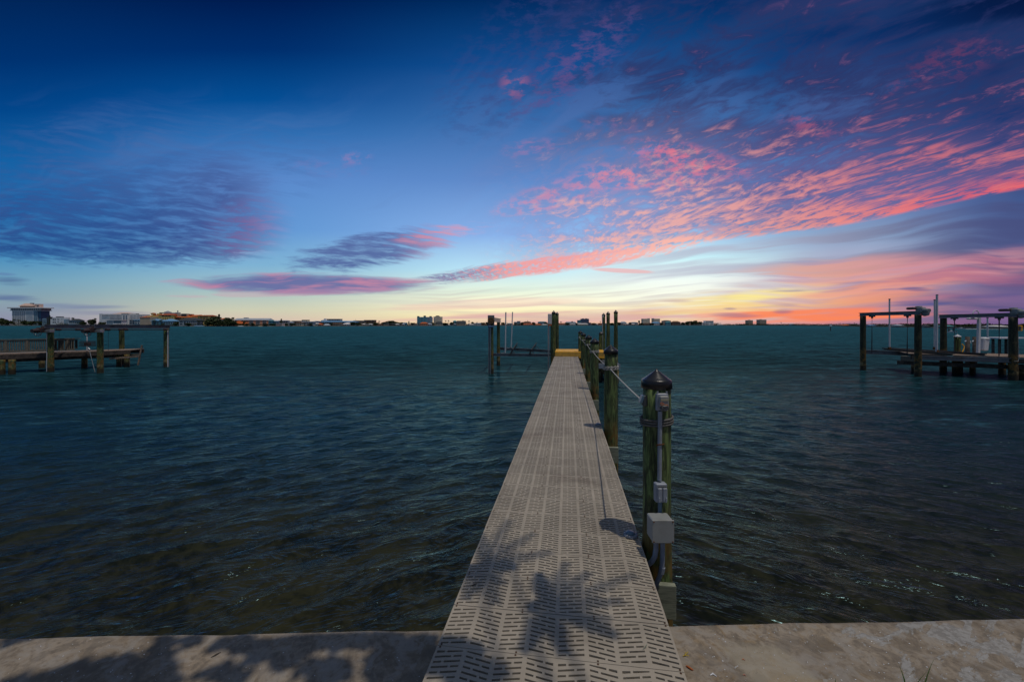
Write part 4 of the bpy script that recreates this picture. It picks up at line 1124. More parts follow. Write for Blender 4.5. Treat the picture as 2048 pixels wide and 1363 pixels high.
# --- left shore landmarks
b = Bld('resort_tower', 'ten storey pale tower hotel with a wide overhanging flat roof, farthest left', 20, 84, 30, 'hotel')
b.block(24, 51, 620.5, W_white, depth=22); b.block(51, 67, 620.5, W_white, depth=22.6, dy=-.6); b.block(67, 75, 620.5, W_bgrey, depth=22); b.block(75, 81.2, 620.5, W_navy, depth=20, dy=1.5)
b.win(25, 50.5, 622.5, 643, 7, 9, M_blueglass, .62, .5); b.win(52, 66.5, 622.5, 643, 1, 10, W_bgrey, .94, .38, dy=-.6); b.win(68, 74.5, 622.5, 643, 2, 9, M_blueglass, .6, .45); b.win(76, 80.6, 622.5, 643, 3, 1, W_teal, .18, .96, dy=1.5)
b.block(22, 83, 616.2, M_glass, 620.6, depth=24, name='top_floor', dy=-1); b.win(22, 83, 616.5, 620.5, 14, 1, W_white, .12, 1.0, dy=-1, name='mullion')
b.block(20.5, 84.5, 620.3, W_white, 621.2, depth=25, name='sill_band', dy=-1.5)
b.block(17.6, 86.4, 614.4, W_white, 616.4, depth=30, name='roof_slab', dy=-4)
b.block(38, 68, 611.2, W_brown, 614.4, depth=14, name='penthouse', dy=2); b.hip(36, 62, 611.4, 606.0, W_pink, .55, 14, 'penthouse_roof', 1, 2); b.block(67.5, 76.5, 607.5, W_pink, 614.4, depth=10, name='lift_house', dy=2); b.win(71.5, 76, 610.5, 613, 1, 1, M_glass, .9, .9, dy=2)
b.block(54, 60, 605.2, W_grey, 607.6, depth=3, name='roof_vent', dy=7)

b = Bld('white_villa', 'white flat roofed modern villa with dark windows, behind the left lift beam', 99, 131, 8, 'house')
b.block(99, 104.5, 637.5, W_white, depth=12, dy=2); b.block(104.5, 128, 634.4, W_white, depth=14); b.block(128, 131.5, 638, W_bgrey, depth=9)
b.win(104.8, 112, 636, 647, 2, 2, M_glass, .5, .62); b.win(114, 119, 636.3, 645, 1, 2, M_glass, .75, .30); b.win(122, 127, 636, 645.5, 2, 2, M_glass, .25, .25)
b.block(109, 120, 632.6, R_dark, 634.4, depth=6, name='roof_garden', dy=3)
b = Bld('grey_annex', 'small dark grey block left of the white villa', 84, 98.5, 14, 'building'); b.block(93, 98.5, 633.3, R_dark, depth=8); b.block(84.5, 93, 636.5, W_bgrey, depth=8); b.win(85, 92.5, 638, 646, 3, 2, M_glass)
b = Bld('pavilion', 'two storey pavilion house with a wide dark hipped roof', 137, 162, 6, 'house'); b.block(138, 160, 640.8, W_bgrey, depth=10); b.hip(136.5, 162, 641, 637.2, R_dark, .35, 10); b.win(138.5, 159.5, 642, 646.5, 6, 1, M_glass, .75, .8); b.block(136.5, 154, 646.3, W_white, 647.3, depth=11, name='balcony', dy=-1)
b = Bld('white_hotel', 'long white hotel with rows of square windows and a pale hipped roof', 198.5, 285, 60, 'hotel')
b.block(198.5, 206, 627, W_white, depth=20); b.block(206, 245.5, 627.6, W_white, depth=22, dy=-2); b.block(245.5, 258.5, 626.4, W_grey, 629.5, depth=22, dy=-3, name='tower_band'); b.block(245.5, 258.5, 629.5, W_white, depth=24, dy=-3); b.block(258.5, 285, 628.2, W_white, depth=18)
b.hip(224, 256, 627.6, 624.2, W_pink, .5, 22, 'roof', .5); b.block(266.5, 270, 626.6, R_dark, 628.2, depth=4, name='roof_vent', dy=6)
b.win(206.3, 245.2, 629.5, 632, 16, 1, M_glass, .62, .72, dy=-2); b.win(206, 220, 633, 637.5, 1, 2, W_bgrey, .98, .45, dy=-2); b.win(221, 245.3, 633, 640, 10, 2, M_blueglass, .5, .72, dy=-2)
b.win(248, 258, 630.3, 643, 2, 4, M_blueglass, .55, .7, dy=-3); b.win(259, 284.5, 630, 640, 9, 3, M_blueglass, .45, .5)
b = Bld('sloped_roof_house', 'low house with a long sloping white roof in front of the white hotel', 195, 213, 14, 'house'); b.block(197, 213, 643, W_white, depth=9); b.hip(195, 214, 645, 638.5, R_white, .05, 12)
b = Bld('bay_house', 'white house with blue glass front and a thin flat roof below the white hotel', 212, 245, 6, 'house'); b.block(213, 243.5, 640.3, W_white, depth=10); b.block(211.5, 244.5, 639.2, R_white, 640.4, depth=12, name='roof', dy=-1)
b.win(214, 226, 641, 648, 3, 2, M_blueglass, .7, .75); b.win(226.5, 243, 641, 646, 1, 1, M_blueglass, .95, .9)
b = Bld('blue_white_building', 'two storey pale blue building with two rows of dark windows and blue roof', 258.5, 301, 5, 'building'); b.block(258.5, 270, 638.2, W_grey, depth=12); b.block(270, 302, 638.4, W_bgrey, depth=12, dy=-1); b.win(258.8, 269.8, 639.5, 648, 2, 2, M_glass, .8, .75); b.win(270.5, 301.5, 639.5, 648, 6, 2, W_white, .92, .72, dy=-1.0, name='window_frame'); b.win(270.5, 301.5, 639.5, 648, 6, 2, M_glass, .62, .52, dy=-1.25)
b.hip(268, 320.5, 640, 637.8, R_blue, .8, 14, dy=-1)
b = Bld('blue_pavilion', 'pale blue waterside building with a shaded porch under a blue hipped roof', 302, 321, 6, 'building'); b.block(303, 320, 640.5, W_teal, depth=11); b.hip(300.5, 322, 640.8, 637.6, R_blue, .4, 12); b.win(304, 319.5, 642, 648.5, 5, 1, M_glass, .6, .8)
b = Bld('blue_roof_house', 'pale teal house with a blue hipped roof right of the blue building', 325, 347.5, 5, 'house'); b.block(326, 346, 641.3, W_bgrey, depth=11); b.hip(324, 348.5, 641.6, 637.4, R_blue, .25, 12); b.win(327, 345, 643, 649, 5, 1, M_glass, .5, .8)
b = Bld('orange_roof_condo', 'large yellow condominium with stepped orange tile roofs and a small cupola', 281, 394, 70, 'condominium')
b.block(280, 320, 633.5, W_tan, depth=20); b.hip(279, 300, 634.5, 631, R_orange, .4, 20); b.hip(288, 322, 632.5, 628.5, R_red, .6, 20, dy=5); b.block(290, 320, 631, W_yellow, 633.2, depth=16, name='wall', dy=4)
b.block(296, 301, 625.8, W_yellow, 629, depth=6, name='dormer', dy=6); b.hip(295, 302, 626.2, 624.9, R_red, .3, 6, dy=6); b.block(308, 313.5, 626.2, W_yellow, 629, depth=6, name='dormer', dy=6)
b.block(319, 350, 629.5, W_yellow, depth=22, dy=-2); b.hip(317, 351, 630, 626.6, R_red, .75, 22, dy=-2); b.win(325, 344, 630.4, 633, 3, 1, M_balc, .85, .85, dy=-2, name='balcony'); b.win(320.5, 349, 634, 640, 8, 2, M_balc, .45, .6, dy=-2)
b.block(320.8, 329, 623, W_grey, 626.8, depth=8, name='cupola', dy=8); b.hip(321.5, 328, 623.3, 620.6, R_grey, .2, 6, 'cupola_roof', dy=9); b.block(336, 342, 624.6, R_grey, 626.8, depth=5, name='roof_vent', dy=8)
b.block(311, 317, 624.2, R_dark, 626, depth=4, name='roof_vent', dy=8); b.block(348.2, 349.3, 620.2, W_grey, 627, depth=1.5, name='spire', dy=7); b.block(345, 351, 624.2, W_grey, 627, depth=6, name='spire_base', dy=6)
b.block(350, 370, 627.2, W_tan, depth=18, dy=4); b.block(359.5, 369.5, 626.8, R_dark, 632, depth=8, name='tower', dy=3.6); b.hip(349, 362, 634, 631, R_orange, .5, 18, dy=0)
b.block(362, 394, 634, W_yellow, depth=18); b.hip(360, 382, 634.5, 630.5, R_orange, .5, 18); b.hip(370, 395, 632.5, 629, R_orange, .6, 18, dy=4); b.hip(378, 396, 636, 632.6, R_red, .5, 18, dy=-2)
b.block(372, 376, 627.8, R_red, 630, depth=4, name='dormer', dy=7); b.win(352, 369, 634.5, 642, 5, 2, M_balc, .5, .6, dy=0); b.win(370, 393, 637, 645, 6, 2, M_balc, .5, .6)
b = Bld('yellow_condo_wing', 'yellow condominium wing with red roof and stacked balconies beside the dark trees', 394.5, 420, 60, 'condominium'); b.block(395, 419, 631, W_yellow, depth=18); b.hip(399, 420, 631.5, 629.4, R_red, .8, 18); b.hip(392, 402, 631, 629, R_orange, .4, 10, dy=-1)
b.win(400, 416, 632.5, 643, 3, 3, M_balc, .85, .6, name='balcony'); b.win(395.5, 399.5, 633, 643, 1, 3, M_balc, .4, .35)
b = Bld('dark_roof_house', 'large pale house with a broad dark hipped roof at the waterside', 358, 394, 5, 'house'); b.block(358, 393, 640, W_grey, depth=14); b.hip(356.5, 394.5, 640.4, 634.8, R_dark, .45, 16); b.win(359, 366, 641, 650, 1, 2, M_glass, .75, .6); b.win(367, 372, 641, 650, 1, 1, M_glass, .7, .85); b.win(373, 392, 641.5, 650, 5, 2, M_glass, .55, .62)
b = Bld('salmon_condo', 'long salmon pink condominium with grey roof and recessed grey balconies', 469, 536.5, 40, 'condominium'); b.block(469, 536, 639.5, W_salmon, depth=16)
b.hip(467, 537, 640, 636, R_grey, .96, 16); b.block(482, 489, 634.6, R_grey, 636.4, depth=5, name='roof_vent', dy=7)
for xa_, xb_ in ((498.5, 506.5), (511.5, 520), (525, 533)):
    b.win(xa_, xb_, 640.3, 651, 1, 1, W_grey, 1.0, .98, name='balcony_bay'); b.win(xa_, xb_, 640.3, 651, 1, 3, M_balc, .9, .5, dy=-.15, name='balcony')
b.win(470, 496, 640.3, 646, 6, 2, M_balc, .4, .5)
b = Bld('yellow_house', 'yellow house with bright orange roofs in front of the salmon condominium', 469, 491, 5, 'house'); b.block(473, 490, 646, W_yellow, depth=9); b.hip(468.5, 481, 646.5, 641.2, R_orange, .3, 10); b.hip(479, 491, 646.8, 643, R_orange, .4, 9, dy=-1); b.win(474, 489.5, 647, 651, 5, 1, M_glass, .5, .7)
b = Bld('orange_roof_house', 'small orange roof showing between the dark trees', 440, 451, 30, 'house'); b.block(441, 450, 637.8, W_cream, depth=9); b.hip(439.5, 451.5, 638, 635.6, R_orange, .4, 9)

# --- smaller buildings: (x0, x1, ytop wall, y roof top or None, wall, roof, windows, offset, name, label)
SM = [
 (537, 543, 641, 640, W_teal, R_teal, 2, 20, 'teal_house', 'small teal house just right of the salmon condominium'),
 (543.5, 552, 642, 640.2, W_teal, R_grey, 3, 24, 'teal_house', 'teal house with a pale gable left of the slim pine'),
 (552, 564, 646.5, None, W_pink, R_white, 3, 4, 'boathouse', 'low pale boathouse with pink roof line beside the slim pine'),
 (553.5, 575, 641, 640, W_grey, R_grey, 5, 60, 'long_grey_building', 'mauve grey flat building behind the slim pine'),
 (577, 583, 644.5, 643, W_white, R_grey, 2, 10, 'small_house', 'small white house with a grey roof near the long dark roof'),
 (580, 606, 642.6, 641, W_tan, R_dark, 6, 34, 'long_roof_building', 'long low tan building under a dark blue roof'),
 (592, 603, 645, 643.6, W_cream, R_brown, 3, 12, 'cream_house', 'cream house with a thin brown roof left of the two storey house'),
 (603.5, 615, 639.6, None, W_yellow, R_white, 3, 80, 'yellow_tower_block', 'square yellow block standing above the roofs'),
 (603, 626, 643, 642, W_grey, R_grey, 5, 8, 'two_storey_house', 'wide two storey grey house with long dark windows'),
 (626, 637, 642.2, 641.3, W_bgrey, R_grey, 4, 14, 'blue_grey_house', 'blue grey house with a flat roof and three dark bays'),
 (629, 634, 646.8, 645.4, W_cream, R_white, 2, 4, 'boat_shed', 'little cream shed at the water left of the orange roof'),
 (634.5, 642, 648, 646.2, W_salmon, R_orange, 2, 4, 'orange_roof_cottage', 'low cottage with an orange roof at the water near the domed building'),
 (642, 652, 640.6, 639.2, W_white, R_grey, 3, 90, 'domed_building', 'pale building with a low dome and a narrow square tower'),
 (646, 657, 650, 647.2, W_pink, R_grey, 2, 4, 'mauve_cottage', 'mauve cottage with a low wide gable at the water'),
 (653.5, 680, 637.8, None, W_grey, R_grey, 8, 120, 'slab_block', 'long grey white slab block standing above the left middle shore'),
 (636, 706, 643.2, 641.2, W_bgrey, R_blue, 16, 50, 'long_blue_roof_hall', 'very long low hall under a pale blue roof'),
 (664, 682, 646.8, 645.6, W_tan, R_brown, 5, 6, 'brown_roof_villa', 'low tan villa with a brown roof below the slab block'),
 (685, 697, 648, 646, W_white, R_white, 3, 4, 'white_gabled_house', 'small white gabled house with dark openings near the long hall'),
 (691, 700, 645.5, 644.3, W_cream, R_white, 3, 14, 'cream_bungalow', 'cream bungalow behind the white gabled house'),
 (704, 729, 641.6, 640.6, W_tan, R_dark, 8, 60, 'dark_roof_hall', 'long tan hall with a dark flat roof'),
 (728, 749.5, 640, None, W_brown, R_dark, 7, 55, 'dark_block', 'dark brown four storey block at the end of the long hall'),
 (724, 743, 648, 647, W_cream, R_white, 4, 4, 'low_cream_house', 'low cream house at the water in front of the dark block'),
 (752, 762, 648, 646.8, W_salmon, R_brown, 3, 4, 'brown_cottage', 'brown roofed cottage right of the low cream house'),
 (766, 776, 646.6, 645.4, W_tan, R_dark, 3, 8, 'tan_cottage', 'tan cottage under the dark hill of trees'),
 (778, 788, 647.4, 646, W_brown, R_dark, 3, 6, 'dark_cottage', 'dark cottage beside the tan cottage below the hill of trees'),
 (786, 797, 648.2, 647, W_pink, R_white, 3, 4, 'pink_cottage', 'pink cottage with pale roof at the right foot of the dark hill'),
 (800, 808, 648.2, 646.4, W_pink, R_grey, 2, 4, 'gabled_cottage', 'tiny pink gabled cottage with a grey roof'),
 (804, 813, 645.4, 644.4, W_teal, R_grey, 3, 14, 'teal_bungalow', 'teal bungalow behind the tiny gabled cottage'),
 (822, 834, 647.6, 646.2, W_cream, R_brown, 3, 5, 'cream_cottage', 'cream cottage with a brown roof below the twin towers'),
 (840, 854.5, 646.4, 644, W_salmon, R_orange, 4, 10, 'terracotta_house', 'terracotta roofed house at the foot of the teal tower'),
 (855, 863, 647.6, 646, W_white, R_grey, 2, 5, 'grey_roof_cottage', 'white cottage with grey roof between the twin towers'),
 (872, 885, 646.6, 642.6, W_cream, R_dark, 4, 8, 'steep_roof_villa', 'cream villa with a dark steep roof below the beige tower'),
 (888, 899, 649, 648, W_cream, R_white, 2, 4, 'pool_house', 'long low white pool house at the water right of the twin towers'),
 (906, 912.5, 642.6, 640.4, W_teal, R_teal, 2, 40, 'teal_dome_house', 'teal domed pavilion above the trees'),
 (912, 931, 645.5, 641, W_tan, R_dark, 6, 8, 'big_dark_roof_villa', 'large tan villa with a high dark roof between palms'),
 (899, 912, 647.8, 646.8, W_grey, R_grey, 3, 4, 'low_grey_house', 'low grey house left of the big dark roofed villa'),
 (934, 948, 648.6, 647.4, W_white, R_white, 4, 4, 'low_white_house', 'low white house right of the big dark roofed villa'),
 (948, 962, 646.4, 645.4, W_white, R_grey, 4, 8, 'white_bungalow', 'white bungalow just left of the boat lift winch'),
 (964, 973, 648, 647, W_salmon, R_brown, 2, 4, 'salmon_cottage', 'salmon cottage seen at the left side of the lift winch'),
 (1004, 1010, 647.6, 646.6, W_salmon, R_orange, 2, 6, 'orange_cottage', 'small orange cottage left of the first guide pole'),
 (1014, 1023, 646.4, 645.4, W_grey, R_white, 2, 6, 'grey_cottage', 'grey cottage between the two guide poles'),
 (1028, 1034.5, 643.8, 643, W_grey, R_grey, 3, 40, 'grey_block', 'small grey block right of the guide poles'),
 (1034, 1041, 642.2, None, W_bgrey, R_grey, 3, 60, 'taller_grey_block', 'slightly taller blue grey block behind the small grey one'),
 (1046.5, 1062, 643.8, 642.4, W_salmon, R_brown, 5, 30, 'orange_building', 'orange building with a thin spire left of the control box'),
 (1040, 1066, 648.6, 647.4, W_pink, R_orange, 6, 5, 'long_orange_roof_house', 'long low house with a faded orange roof at the water'),
 (1070, 1083, 649, 647.2, W_salmon, R_orange, 3, 4, 'bright_orange_roof_house', 'low house with a bright orange roof left of the control box'),
 (1076, 1093, 643.4, 642.4, W_bgrey, R_teal, 6, 30, 'teal_roof_building', 'wide building with a teal flat roof left of the control box'),
 (1083, 1096, 649, 648, W_cream, R_white, 3, 4, 'cream_waterside_house', 'low cream house at the water behind the control box'),
 (1117, 1130, 647, 645.8, W_pink, R_orange, 3, 6, 'pink_orange_house', 'pink house with orange roof right of the two tall piles'),
 (1132, 1152, 645, 642.8, W_grey, R_grey, 6, 10, 'grey_villa', 'grey villa with a low hipped roof above the walkway end'),
 (1140, 1150, 647.5, 646, W_white, R_white, 3, 5, 'white_front_house', 'white fronted house below the grey villa'),
 (1155, 1158.4, 640.4, None, W_teal, R_teal, 2, 70, 'slim_teal_tower', 'slim teal tower, left one of a pair beside the navy block'),
 (1159.2, 1162.2, 640, None, W_teal, R_teal, 2, 70, 'slim_teal_tower', 'slim teal tower touching the navy block, right one of the pair'),
 (1155, 1176, 647.4, 646.2, W_cream, R_white, 6, 5, 'long_cream_house', 'long cream house at the water under the navy block'),
 (1168, 1182, 645.2, 644.4, W_navy, R_dark, 4, 20, 'low_navy_building', 'low navy building at the right foot of the navy block'),
 (1182, 1196, 648.4, 647.6, W_grey, R_grey, 4, 4, 'low_pale_shed', 'low grey shed left of the tall pile with the conduit'),
 (1197, 1204, 646.6, 645.6, W_salmon, R_orange, 2, 6, 'orange_roof_villa', 'little orange roofed house left of the pile with the conduit'),
 (1207.5, 1212.5, 646.4, 645.4, W_grey, R_grey, 1, 6, 'sliver_house', 'sliver of a grey house between two of the tall piles'),
 (1241, 1253, 645, 642.4, W_grey, R_grey, 4, 8, 'domed_grey_house', 'grey house with a rounded roof right of the tallest pile'),
 (1247, 1270, 647.6, 646.6, W_pink, R_white, 6, 4, 'long_pink_house', 'long pale pink house at the water right of the tallest pile'),
 (1262, 1276, 644.6, 643.6, W_grey, R_grey, 4, 14, 'pale_grey_house', 'pale grey house left of the water tower'),
 (1287, 1300, 646.8, 645.8, W_brown, R_brown, 4, 8, 'brown_house', 'brown house in front of the first pale tower'),
 (1305, 1320, 645.4, 643.2, W_white, R_blue, 4, 10, 'blue_white_villa', 'white and blue villa in front of the second pale tower'),
 (1325.5, 1342, 641.4, 640.2, W_pink, R_dark, 6, 20, 'pink_teal_building', 'pink and teal four storey building right of the pale towers'),
 (1332, 1341, 644.2, 642.8, W_teal, R_teal, 3, 10, 'teal_gabled_building', 'teal gabled house in front of the pink building'),
 (1344, 1361, 644, 641.6, W_brown, R_brown, 5, 8, 'broad_brown_house', 'broad brown roofed house before the dark tree clump'),
 (1361, 1372, 648.6, 647.4, W_tan, R_dark, 3, 4, 'dark_shed', 'dark low shed left of the dark tree clump'),
 (1388, 1403, 645.6, 643.4, W_tan, R_orange, 4, 8, 'tan_tiled_house', 'tan tiled house among the dark trees beside the white modern house'),
 (1436, 1446, 648.6, 647.6, W_white, R_white, 3, 4, 'low_white_pavilion', 'tiny white pavilion alone right of the white modern house'),
 (1482, 1496, 648.6, 647.6, W_tan, R_dark, 3, 30, 'tan_pavilion', 'tan low house left of the two distant towers'),
 (1582, 1590, 648.2, 646.6, W_bgrey, R_grey, 2, 20, 'grey_gabled_house', 'grey gabled house on the low dark shore'),
 (1640, 1652, 649.6, 648.8, W_salmon, R_brown, 3, 6, 'low_red_house', 'low red brown house left of the channel sign'),
 (1688, 1705, 649.8, 648.2, W_salmon, R_orange, 4, 5, 'orange_shore_house', 'orange roofed house left of the right-hand lift'),
 (1744, 1752, 650.6, 649.2, W_bgrey, R_blue, 2, 8, 'blue_shore_house', 'small blue grey house under the right-hand lift beam'),
 (1798, 1810, 650.6, 648.8, W_bgrey, R_grey, 3, 8, 'teal_grey_house', 'teal grey house between the first lift posts'),
 (1852, 1864, 651.6, 649.6, W_bgrey, R_dark, 3, 6, 'slate_house', 'slate blue house left of the white guide poles'),
 (1895, 1908, 652, 649.8, W_bgrey, R_teal, 3, 6, 'slate_teal_house', 'slate house with teal roof above the small boat with people'),
 (1995, 2018, 652.6, 650.2, W_bgrey, R_white, 4, 6, 'pale_roof_house', 'house with a pale roof seen through the right lift'),
]
for (x0, x1, yw, yr, wm, rm, nw, off, nm, lb) in SM:
    b = Bld(nm, lb, x0, x1, off, 'house' if any(k in nm for k in ('house', 'cottage', 'villa', 'bungalow')) else 'building')
    hgt = b.Z(yw) - b.gz; d_ = max(9, (b.X(x1)-b.X(x0))*.45)
    b.block(x0, x1, yw, wm, depth=d_)
    if yr is not None: b.hip(x0-.3, x1+.3, yw+.1, yr, rm, .45 if x1-x0 < 18 else .8, d_)
    else: b.block(x0-.2, x1+.2, yw-.4, rm, yw, depth=d_+.6, name='roof', dy=-.3)
    fl = 1 if hgt < 5 else (2 if hgt < 9 else max(3, int(hgt/3.4)))
    yb = b.Z(0)  # unused height probe
    gy = HZ + (CZ - b.gz)/b.k
    b.win(x0+.3, x1-.3, yw+.25, gy-.15, max(1, nw), fl, M_glass, .58, .5)
    if nm == 'domed_building': b.block(646.8, 649.6, 636.8, W_white, 640.8, depth=6, name='tower', dy=2)
    if nm == 'orange_building': b.block(1055, 1056, 640.2, W_brown, 643, depth=2, name='spire', dy=3)
# --- towers
b = Bld('teal_tower', 'wide teal tower block with three small roof turrets', 834, 861, 140, 'tower block'); b.block(834, 854, 633.6, W_teal, depth=30); b.block(854, 861.5, 633.6, W_bgrey, depth=28)
for (a, c_, yt) in ((833.6, 837, 631.8), (846.5, 850, 630.8), (858, 861.8, 631.8)): b.block(a, c_, yt, R_dark, 633.7, depth=8, name='turret', dy=4)
b.win(835, 853.5, 634.5, 646, 6, 6, M_blueglass, .4, .55); b.win(854.5, 861, 634.5, 646, 3, 6, M_glass, .35, .5)
b = Bld('beige_tower', 'beige tower block with a small dark domed roof, right of the teal tower', 867, 882, 140, 'tower block'); b.block(867, 882, 633, W_cream, depth=26); b.hip(869, 879, 633.2, 630.6, R_dark, .4, 10, dy=4); b.win(867.5, 881.5, 634.5, 646, 5, 6, W_grey, .45, .55)
b = Bld('navy_block', 'square navy blue block above the shore right of the walkway end', 1163, 1178, 140, 'tower block'); b.block(1163, 1178, 637.2, W_navy, depth=24); b.block(1165, 1168, 636.4, W_navy, 637.3, depth=5, name='roof_house', dy=4); b.block(1171, 1175, 636.4, W_navy, 637.3, depth=5, name='roof_house', dy=4); b.win(1163.5, 1177.5, 638, 647, 6, 4, M_blueglass, .6, .4)
for (a, c_, side, lb) in ((1286.2, 1299.8, 1298.2, 'pale grey tower block nearer the tall piles, left of two alike'), (1307, 1320, 1307.0, 'pale grey tower block behind the blue and white villa')):
    b = Bld('pale_tower', lb, a, c_, 160, 'tower block'); b.block(a, c_, 637, W_cream, depth=24); b.block(side, side+1.4, 636.2, W_grey, depth=25, name='stair_tower', dy=-.5); b.win(a+.4, c_-.4, 638, 646, 5, 6, W_grey, .55, .35)
for (a, c_, yt, lb) in ((1497, 1506, 640, 'smaller of the two distant tower blocks standing alone under the orange sky'), (1520, 1533, 638.8, 'larger of the two distant tower blocks standing alone under the orange sky')):
    b = Bld('distant_tower', lb, a, c_, 200, 'tower block'); b.block(a, c_, yt, W_tan, depth=24); b.block(a+2, a+5, yt-.7, W_grey, yt, depth=6, name='roof_house', dy=4); b.win(a+.3, c_-.3, yt+.7, 647, 5, 5, M_blueglass, .6, .3)
b = Bld('white_modern_house', 'large white modern house with stacked terraces right of the dark tree clump', 1403, 1427.5, 10, 'house'); b.block(1404, 1420, 644.5, W_white, depth=18); b.block(1411, 1427.5, 641, W_white, 644.6, depth=16, dy=1); b.block(1418, 1427.5, 644.6, W_white, depth=16, dy=1)
b.win(1412, 1426.5, 641.6, 644.4, 6, 1, M_blueglass, .75, .75, dy=1); b.win(1405, 1417.5, 645.2, 649.6, 4, 2, M_glass, .6, .6); b.win(1418.5, 1427, 645.4, 649.4, 3, 2, M_glass, .6, .6, dy=1)
# water tower, thin mast
b = Bld('water_tower', 'round dark green water tower between the grey house and first pale tower', 1276, 1280.4, 60, 'water tower')
mb = MB(); q = Vector((b.X(1278.2), b.D, 0)); rr_ = 2.0*b.k
mb.lathe((q.x, q.y, b.gz), [(rr_*.5, -.5), (rr_*.5, (b.Z(646)-b.gz)), (rr_*.9, b.Z(644)-b.gz), (rr_, b.Z(642.5)-b.gz), (rr_*.75, b.Z(641)-b.gz), (.1, b.Z(640.3)-b.gz)], 12); mb.build('tank', fmat('dark_green', (.03,.06,.045)), b.t)
for px, yt, lb, nm in ((76, 635.5, 'white flagpole in front of the tower hotel', 'flagpole'), (711, 638.4, 'thin mast rising above the long dark roofed hall', 'mast')):
    D_ = shore(px)+5; e = thing(nm, lb, 'pole', (X_(px, D_), D_, LZ)); mb = MB(); mb.tube([(X_(px, D_), D_, LZ-.5), (X_(px, D_), D_, CZ-(yt-HZ)*D_/F)], .22, 6); mb.build('pole', M_whitepvc, e); mb = MB(); mb.lathe((X_(px, D_), D_, CZ-(yt-HZ)*D_/F), [(.1,0),(.4,.3),(.1,.7)], 8); mb.build('finial', M_whitepvc, e)

# --- trees of the far shore
def leaf_mat(name, c, c2):
    return mat(name, c, .7, .15, var=.25, vscale=.25, col2=c2, c2=(.4,.6))
M_leaf = leaf_mat('far_foliage', (.030,.048,.020), (.055,.070,.028)); M_bark = mat('bark', (.09,.07,.05), .9, .1, var=.3, vscale=4)
def leafcloud(mb, c, rx, ry, rz_, n, size, rn, shell=.55):
    for _ in range(n):
        while True:
            v = Vector((rn.uniform(-1,1), rn.uniform(-1,1), rn.uniform(-1,1)))
            if .15 < v.length < 1: break
        if rn.random() < shell: v = v.normalized()*rn.uniform(.75, 1.05)
        p = Vector((c[0]+v.x*rx, c[1]+v.y*ry, c[2]+v.z*rz_))
        a = Vector((rn.gauss(0,1), rn.gauss(0,1), rn.gauss(0,1))).normalized(); b_ = a.cross(Vector((rn.gauss(0,1), rn.gauss(0,1), rn.gauss(0,1)))).normalized()
        s_ = size*rn.uniform(.6, 1.4)
        mb.add([p - a*s_, p + b_*s_*.6, p + a*s_, p - b_*s_*.6], [[0,1,2,3]])
def round_tree(seed, H=8.0, Wd=9.0):
    rn = random.Random(seed); t_ = thing('tree', '', 'tree', (0,0,0))
    mb = MB()
    for _ in range(9):
        a = rn.uniform(0, 6.28); q = rn.uniform(0, .36)
        leafcloud(mb, (math.cos(a)*Wd*q, math.sin(a)*Wd*q, H*rn.uniform(.38,.80)), Wd*rn.uniform(.16,.26), Wd*.22, H*rn.uniform(.12,.22), 90, .5, rn)
    leafcloud(mb, (0,0,H*.45), Wd*.42, Wd*.4, H*.36, 260, .8, rn, .2)
    mb.build('crown', M_leaf, None, local=True).parent = t_
    mb = MB(); mb.tube([(0,0,-1),(0.1,0,H*.25),(-.1,.1,H*.55)], [.4,.3,.15], 7)
    for a in (0, 2.1, 4.2): mb.tube([(0,0,H*.25),(math.cos(a)*Wd*.2, math.sin(a)*Wd*.2, H*.6)], [.18,.06], 5)
    mb.build('trunk', M_bark, None, local=True).parent = t_
    return t_
def palm_tree(seed, H=9.0):
    rn = random.Random(seed); t_ = thing('palm_tree', '', 'palm', (0,0,0))
    mb = MB(); mb.tube([(0,0,-1),(.15,0,H*.5),(.0,.1,H)], [.28,.22,.18], 7); mb.build('trunk', M_bark, None, local=True).parent = t_
    mb = MB()
    for i in range(24):
        a = i*2.4; up = rn.uniform(-.5, .9); L_ = rn.uniform(1.7, 2.4); pr = None
        for k in range(6):
            f_ = k/5; p = Vector((math.cos(a)*L_*f_, math.sin(a)*L_*f_, H + up*L_*f_ - 1.3*f_*f_*L_*.5)); w_ = .42*(1-abs(f_-.4)*1.2)+.05
            s_ = Vector((-math.sin(a), math.cos(a), 0))*w_
            if pr: mb.add([pr[0], pr[1], p + s_ + Vector((0,0,-.2)), p - s_ + Vector((0,0,-.2))], [[0,1,2,3]])
            pr = (p - s_ + Vector((0,0,-.2)), p + s_ + Vector((0,0,-.2)))
    mb.build('crown', M_leaf, None, local=True).parent = t_
    return t_
def slim_tree(seed, H=14.0):
    rn = random.Random(seed); t_ = thing('pine_tree', '', 'pine', (0,0,0))
    mb = MB()
    for i in range(10): leafcloud(mb, (0,0,H*(.25+.07*i)), 1.9-.09*i, 1.8-.09*i, H*.05, 60, .42, rn)
    mb.build('crown', M_leaf, None, local=True).parent = t_
    mb = MB(); mb.tube([(0,0,-1),(0,0,H*.9)], [.3,.08], 6); mb.build('trunk', M_bark, None, local=True).parent = t_
    return t_
PROTO = {}
